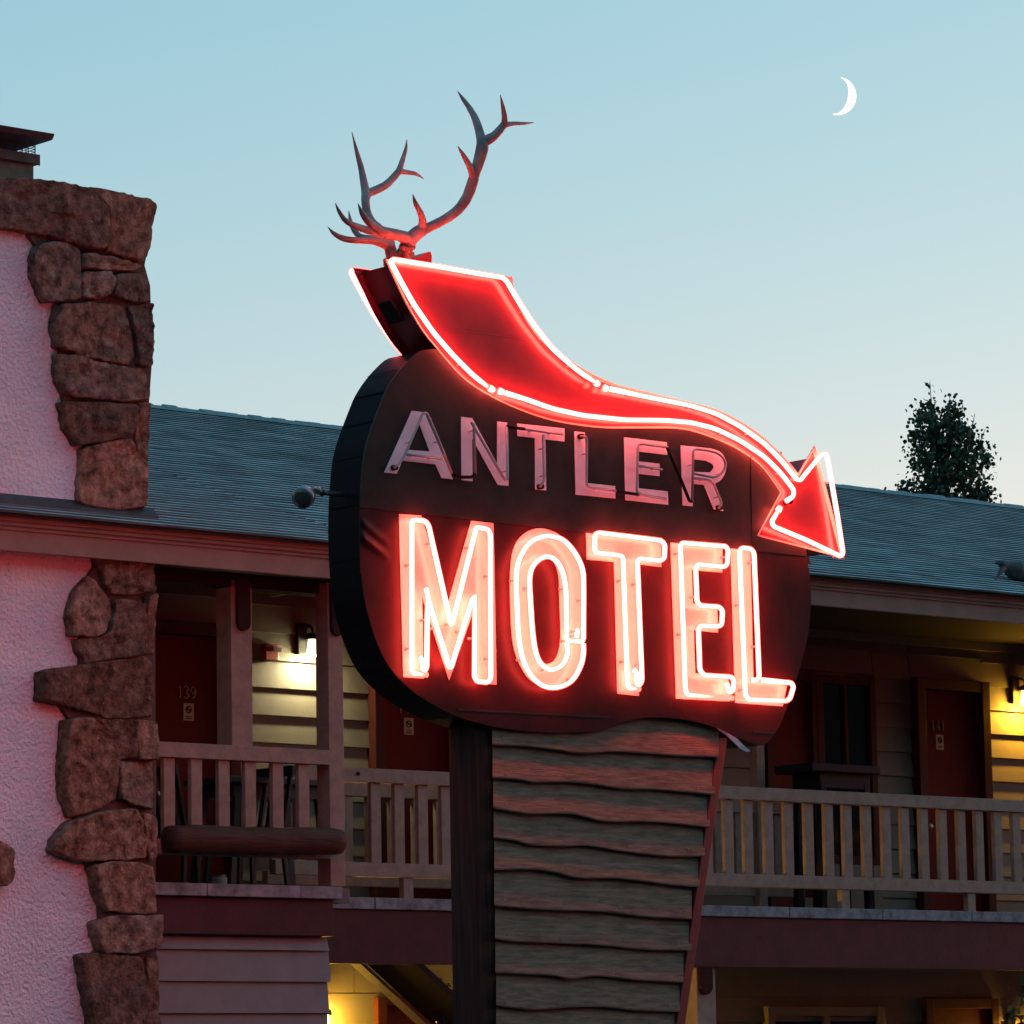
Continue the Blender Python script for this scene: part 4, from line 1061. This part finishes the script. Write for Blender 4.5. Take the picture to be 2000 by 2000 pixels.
# bar table and stools on left balcony
tc_s, tc_z = hit(510, 1527, .25)
tb = empty('bar_table', W(tc_s, .25, DK)); tag(tb, 'dark table with splayed legs behind the railing that carries the log', 'table')
zt = tc_z + .01
m = MB(); m.bx(tc_s - .55, tc_s + .55, -.05, .55, zt - .05, zt); m.build('table_top', M['dark_metal'], tb, bevel=.006)
m = MB(); m.bx(tc_s - .45, tc_s + .45, .02, .48, zt - .15, zt - .051); m.build('apron', M['dark_metal'], tb)
for a in (-1, 1):
    for b in (0, 1):
        m = MB(); m.bar(W(tc_s + a * .40, .05 + b * .4, zt - .06), W(tc_s + a * .50, .0 + b * .5, DK), U, .055, .05); m.build('leg', M['dark_metal'], tb)
def chair(s, d, lab, face):
    e = empty('patio_chair', W(s, d, DK)); tag(e, lab, 'chair', 'dark chairs on the left balcony')
    m = MB(); m.bx(s - .23, s + .23, d - .22, d + .22, DK + .43, DK + .47); m.build('seat', M['dark_metal'], e, bevel=.01)
    m = MB()
    for k in range(5): m.bar(W(s + face * .21, d - .2 + .1 * k, DK + .47), W(s + face * .30, d - .2 + .1 * k, DK + .95), N, .05, .02)
    m.bar(W(s + face * .30, d - .23, DK + .93), W(s + face * .30, d + .23, DK + .93), ZZ, .08, .03); m.build('backrest', M['dark_metal'], e)
    for a in (-1, 1):
        for b in (-1, 1):
            m = MB(); m.bar(W(s + a * .2, d + b * .19, DK + .44), W(s + a * .24, d + b * .22, DK), U, .035, .035); m.build('leg', M['dark_metal'], e)
chair(hit(365, 1600, .2)[0], .25, 'dark slatted chair between the balcony table and the stone edging', -1)
chair(hit(462, 1600, .5)[0], .62, 'dark slatted chair between the balcony table and the railing with the log', 1)
# small pale pot on the deck
s, z = hit(468, 1715, .3)
m = MB(); m.tube([W(s, .0, DK), W(s, .0, DK + .02), W(s, .0, DK + .13), W(s, .0, DK + .15), W(s, .0, DK + .12)], [.06, .075, .095, .085, .02], 14)
pt = m.build('flower_pot', M['concrete'], None, smooth=True); tag(pt, 'small pale pot on the balcony floor under the table', 'pot')
# tall chairs on the right balcony
s, z = hit(1640, 1510, -.9)
e = empty('bar_stool', W(s, -.9, DK)); tag(e, 'dark blue high table behind the long railing, in front of the window', 'table')
m = MB(); m.bx(s - .62, s + .30, -1.15, -.65, z - .02, z + .06); m.build('table_top', M['blue_dark'], e, bevel=.012)
m = MB(); m.bx(s - .45, s + .22, -1.08, -.72, z - .16, z - .021); m.build('apron', M['blue_dark'], e)
for a in (-.40, .18):
    for b in (-1.05, -.75):
        m = MB(); m.bar(W(s + a, b, z - .1), W(s + a * 1.1, b, DK), U, .07, .07); m.build('leg', M['blue_dark'], e)
e.name = 'high_table'

# ================================================================== roof statue
def roof_hit(x, y):
    p0 = W(0, .45, 6.18); nn = (W(0, RD, RZ) - p0).cross(U).normalized(); r = ray(x, y); t = (p0 - CAM).dot(nn) / r.dot(nn); return CAM + r * t
g = roof_hit(1949, 1133); gs = (g - O).dot(U); gd = (g - O).dot(N)
def bp(x, y, dd=0.0):
    s, z = hit(x, y, gd + dd); return W(s, gd + dd, z)
st_v = [(bp(1997, 1119), .105), (bp(1977, 1110), .082), (bp(1961, 1103), .05), (bp(1952, 1099), .034), (bp(1944, 1099), .017),
        (bp(1957, 1113, .03), .032), (bp(1950, 1123, .04), .018), (bp(1948, 1131, .04), .016), (bp(1943, 1132, .06), .014),
        (bp(1968, 1117, -.12), .03), (bp(1974, 1128, -.12), .02), (bp(1978, 1137, -.10), .018),
        (bp(2030, 1124), .09), (bp(2034, 1138, .05), .05), (bp(2032, 1150, .06), .025), (bp(2038, 1138, -.15), .04), (bp(2040, 1152, -.15), .025)]
st_e = [(0, 1), (1, 2), (2, 3), (3, 4), (2, 5), (5, 6), (6, 7), (7, 8), (1, 9), (9, 10), (10, 11), (0, 12), (12, 13), (13, 14), (12, 15), (15, 16)]
me = bpy.data.meshes.new('animal_statue'); o0 = g.copy()
me.from_pydata([p - o0 for p, r in st_v], st_e, []); me.materials.append(M['statue'])
so = bpy.data.objects.new('animal_statue', me); col.objects.link(so); so.location = o0
sk = so.modifiers.new('skin', 'SKIN'); sk.use_smooth_shade = True
for sv, (p, r) in zip(me.skin_vertices[0].data, st_v): sv.radius = (r, r)
me.skin_vertices[0].data[0].use_root = True
sb = so.modifiers.new('sub', 'SUBSURF'); sb.levels = 2; sb.render_levels = 2
tag(so, 'dark animal statue climbing the shingled roof', 'statue')

# ================================================================== tree behind the ridge
TD = 58.0
def tp(x, y, dy=0.0):
    r = ray(x, y); return CAM + r * ((TD + dy) / r.y)
tb_ = tp(1860, 1100); tb_.z = 0
tree = empty('aspen_tree', tb_); tag(tree, 'dark round-leaved tree standing behind the roof ridge', 'tree')
m = MB()
top = tp(1822, 800); mid = tp(1850, 1000)
m.tube([tb_, V((tb_.x, tb_.y, 5)), mid, tp(1835, 880), top], [.16, .13, .09, .05, .012], 10)
shoots = [((1838, 900), (1816, 745)), ((1845, 930), (1855, 772)), ((1870, 930), (1904, 808)), ((1880, 950), (1924, 838)), ((1810, 900), (1790, 812)), ((1880, 960), (1938, 925)), ((1800, 960), (1763, 955)), ((1830, 880), (1880, 822)), ((1880, 990), (1935, 980)), ((1830, 900), (1775, 840)), ((1875, 960), (1930, 890))]
segs = []
for (a, b) in shoots:
    pa, pb2 = tp(*a), tp(*b); pm = (pa + pb2) / 2 + V((0, random.uniform(-.4, .4), -.05))
    m.tube([pa, pm, pb2], [.018, .011, .004], 5); segs.append((pa, pm, pb2))
m.build('trunk', M['bark'], tree, smooth=True)
m = MB()
def leaf(p, r):
    a = V((random.gauss(0, 1), random.gauss(0, 1), random.gauss(0, .8))).normalized(); b = a.orthogonal().normalized(); c = a.cross(b)
    th = random.uniform(0, 6.28); b, c = b * cos(th) + c * sin(th), c * cos(th) - b * sin(th)
    vs = [p + b * (r * 1.1), p + (b * .55 + c * .85) * r, p + (-b * .25 + c * .95) * r, p + (-b * .9 + c * .35) * r, p + (-b * .9 - c * .35) * r, p + (-b * .25 - c * .95) * r, p + (b * .55 - c * .85) * r]
    vs = [v_ + a * random.uniform(-.1, .1) * r for v_ in vs]
    m.add(vs, [[0, 1, 2, 3, 4, 5, 6]])
prof = [(745, 1818, 2), (770, 1822, 12), (790, 1830, 34), (815, 1828, 58), (850, 1838, 72), (880, 1848, 86), (920, 1850, 88), (960, 1850, 92), (1000, 1850, 100), (1060, 1860, 92), (1200, 1862, 98)]
def crown_at(y):
    for (y0_, x0_, h0_), (y1_, x1_, h1_) in zip(prof, prof[1:]):
        if y0_ <= y <= y1_:
            t = (y - y0_) / (y1_ - y0_); return x0_ + (x1_ - x0_) * t, h0_ + (h1_ - h0_) * t
    return prof[-1][1:]
twigs = MB()
for q in range(210):
    y = 790 + (1040 - 790) * random.random() ** .8; cx, hw = crown_at(y)
    u = random.uniform(-1, 1); u = u * (.55 + .45 * random.random()) if random.random() < .4 else math.copysign(abs(u) ** .6, u)
    w = random.uniform(-1, 1) * sqrt(max(0.02, 1 - u * u)) * hw * TD / FPX * .9
    c = tp(cx + u * hw * random.uniform(.76, 1.0), y, w); inner = tp(cx + u * hw * .25, y + 45, w * .3)
    twigs.tube([inner, (inner + c) / 2 + V((0, 0, .03)), c], [.010, .007, .002], 4)
    sg = random.uniform(.04, .095)
    for k in range(int(random.uniform(14, 34))):
        leaf(c + V((random.gauss(0, sg), random.gauss(0, sg), random.gauss(0, sg * .95))), random.uniform(.017, .034))
for q in range(1900):     # dense heart of the crown
    y = random.uniform(850, 1180); cx, hw = crown_at(y); u = random.gauss(0, .36)
    leaf(tp(cx + u * hw, y, random.gauss(0, .25)), random.uniform(.020, .034))
for pa, pm, pb2 in segs:
    for k in range(26):
        t = random.uniform(.45, 1.0); q = (pm + (pb2 - pm) * ((t - .5) * 2)) if t > .5 else pa + (pm - pa) * t * 2
        sp_ = .09 * (1.25 - t)
        leaf(q + V((random.uniform(-.05, .05) - .0, random.uniform(-.1, .1), random.uniform(-.05, .04))), random.uniform(.017, .030))
m.build('crown', M['leaf'], tree); twigs.build('twigs', M['bark'], tree)

# ================================================================== small plants at the bottom
def vine(name, pts, n, r, spread, label, d):
    m = MB(); e_pts = [W(*( (lambda q: (q[0], d, q[1]))(hit(x, y, d)) )) for x, y in pts]
    m.tube(roundp(e_pts, .1), .006, 5)
    e = empty(name, e_pts[0]); tag(e, label, 'plant'); m.build('stem', M['bark'], e)
    mm = MB()
    for k in range(n):
        t = random.random() * (len(e_pts) - 1); i = int(t); p = e_pts[i] + (e_pts[min(i + 1, len(e_pts) - 1)] - e_pts[i]) * (t - i)
        p = p + V((random.gauss(0, spread), random.gauss(0, spread), random.gauss(0, spread)))
        a = V((random.gauss(0, 1), random.gauss(0, 1), random.gauss(0, 1))).normalized(); b = a.orthogonal().normalized(); c = a.cross(b); rr = r * random.uniform(.6, 1.2)
        mm.add([p + b * rr, p + c * rr * .6 + b * .2 * rr, p - b * rr * .7, p - c * rr * .6 + b * .2 * rr, ], [[0, 1, 2, 3]])
    mm.build('foliage', M['leaf'], e)
vine('climbing_vine', [(872, 2060), (866, 1990), (872, 1950), (868, 1925)], 170, .03, .05, 'small green vine growing beside the sign pole', -.4)
vine('hanging_plant', [(2030, 1900), (2005, 1920), (1990, 1945), (1980, 1975), (1978, 2020)], 60, .045, .05, 'dark leafy hanging plant against the amber light under the balcony beam', .25)

# ================================================================== moon
mc = CAM + ray(1635, 187.5).normalized() * 2500; mr = 2500 * 37.2 / FPX / (1.0)
f_ = (mc - CAM).normalized()
ang = atan2(224 - 151, 1627 - 1643)            # direction of the horns on the picture
tdir = (fR * (1643 - 1627) + fT * (224 - 151)).normalized(); adir = (fR * (224 - 151) - fT * (1643 - 1627)).normalized()
m = MB(); nb, nl = 40, 10; lam0, lam1 = math.asin(.60), pi / 2
vs = []; fs = []
for layer, rr in ((0, mr), (1, mr * .94)):
    for i in range(nb + 1):
        be = -pi / 2 + pi * i / nb
        for k in range(nl + 1):
            la = lam0 + (lam1 - lam0) * k / nl
            vs.append(mc + (tdir * sin(be) + adir * (cos(be) * sin(la)) - f_ * (cos(be) * cos(la))) * rr)
nn = (nb + 1) * (nl + 1)
for i in range(nb):
    for k in range(nl):
        a = i * (nl + 1) + k; q = [a, a + 1, a + nl + 2, a + nl + 1]; fs.append(q); fs.append([x + nn for x in reversed(q)])
    for k in (0, nl):
        a = i * (nl + 1) + k; fs.append([a, a + nl + 1, a + nl + 1 + nn, a + nn])
m.add(vs, fs); mo = m.build('moon', M['moon'], None, smooth=True); tag(mo, 'thin white crescent moon in the clear evening sky', 'moon')

# ================================================================== ground
m = MB(); m.add([V((-3000, -3000, 0)), V((3000, -3000, 0)), V((3000, 3000, 0)), V((-3000, 3000, 0))], [[0, 1, 2, 3]])
tag(m.build('ground', M['asphalt']), kind='structure')
# unseen ridge away from the sunset, added to keep low sky light off walls
M['sky_block'] = mat('sky_block_slope', (.022, .028, .022), .9, .5, .02, 0, 10, .1)
m = MB(); na, nr_ = 120, 10; vs = []; fs = []
for i in range(na + 1):
    az = radians(72 + (292 - 72) * i / na); ed = min(1, i / 14, (na - i) / 14)
    for k in range(nr_ + 1):
        t = k / nr_; rr = 260 + 520 * t
        h = (235 + 70 * noise.noise(V((az * 2.2, 0, 1))) + 40 * noise.noise(V((az * 7, 2, 1)))) * ed * (t ** .9) + 14 * noise.noise(V((az * 30, t * 6, 3))) * ed * t - 1
        vs.append(V((sin(az) * rr, cos(az) * rr, h)))
for i in range(na):
    for k in range(nr_):
        a = i * (nr_ + 1) + k; fs.append([a, a + 1, a + nr_ + 2, a + nr_ + 1])
m.add(vs, fs); tag(m.build('sky_block_hills', M['sky_block'], None, smooth=True), kind='structure')
m = MB(); m.bx(S_L, S_R, -2.0, 2.0, .004, .12); tag(m.build('pavement', M['concrete']), kind='structure')

# ================================================================== sky, sun, camera
SUN_AZ, SUN_EL = 62.0, -1.0
w = bpy.data.worlds.new("World"); sc.world = w; w.use_nodes = True
nt = w.node_tree; bg = nt.nodes['Background']
sky = nt.nodes.new('ShaderNodeTexSky'); sky.sky_type = 'NISHITA'; sky.sun_disc = False
sky.sun_elevation = radians(SUN_EL); sky.sun_rotation = radians(SUN_AZ); sky.altitude = 2000; sky.ozone_density = 2.0; sky.dust_density = 1.0; sky.air_density = 1.0
sp = nt.nodes.new('ShaderNodeSeparateColor'); cb = nt.nodes.new('ShaderNodeCombineColor'); nt.links.new(sky.outputs[0], sp.inputs[0])
for c_, (ex, k_) in enumerate(((1.15, 1.936), (.55, .869), (.30, .633))):
    p_ = nt.nodes.new('ShaderNodeMath'); p_.operation = 'POWER'; p_.inputs[1].default_value = ex; nt.links.new(sp.outputs[c_], p_.inputs[0])
    q_ = nt.nodes.new('ShaderNodeMath'); q_.operation = 'MULTIPLY'; q_.inputs[1].default_value = k_; nt.links.new(p_.outputs[0], q_.inputs[0]); nt.links.new(q_.outputs[0], cb.inputs[c_])
nt.links.new(cb.outputs[0], bg.inputs[0]); bg.inputs[1].default_value = .15
sl = bpy.data.lights.new('sun', 'SUN'); sl.energy = .002; sl.angle = radians(12); sl.color = (1, .8, .65)
so_ = bpy.data.objects.new('sun', sl); col.objects.link(so_)
el = radians(2.0); a = radians(SUN_AZ); dirn = V((sin(a) * cos(el), cos(a) * cos(el), sin(el)))
so_.rotation_euler = dirn.to_track_quat('Z', 'Y').to_euler(); so_.location = (0, 0, 60)

cd = bpy.data.cameras.new('camera'); cam = bpy.data.objects.new('camera', cd); col.objects.link(cam)
cd.sensor_width = 36; cd.lens = 36 * FPX / 2000; cd.clip_end = 12000; cd.clip_start = .1
cam.matrix_world = Matrix(((fR.x, fT.x, -fF.x, 0), (fR.y, fT.y, -fF.y, 0), (fR.z, fT.z, -fF.z, CZ), (0, 0, 0, 1)))
sc.camera = cam
sc.view_settings.view_transform = 'Standard'; sc.view_settings.look = 'None'; sc.view_settings.exposure = EXPO; sc.view_settings.gamma = 1
sc.cycles.use_denoising = True; sc.cycles.max_bounces = 6; sc.cycles.sample_clamp_indirect = 3 * K
sc.cycles.caustics_reflective = False; sc.cycles.caustics_refractive = False
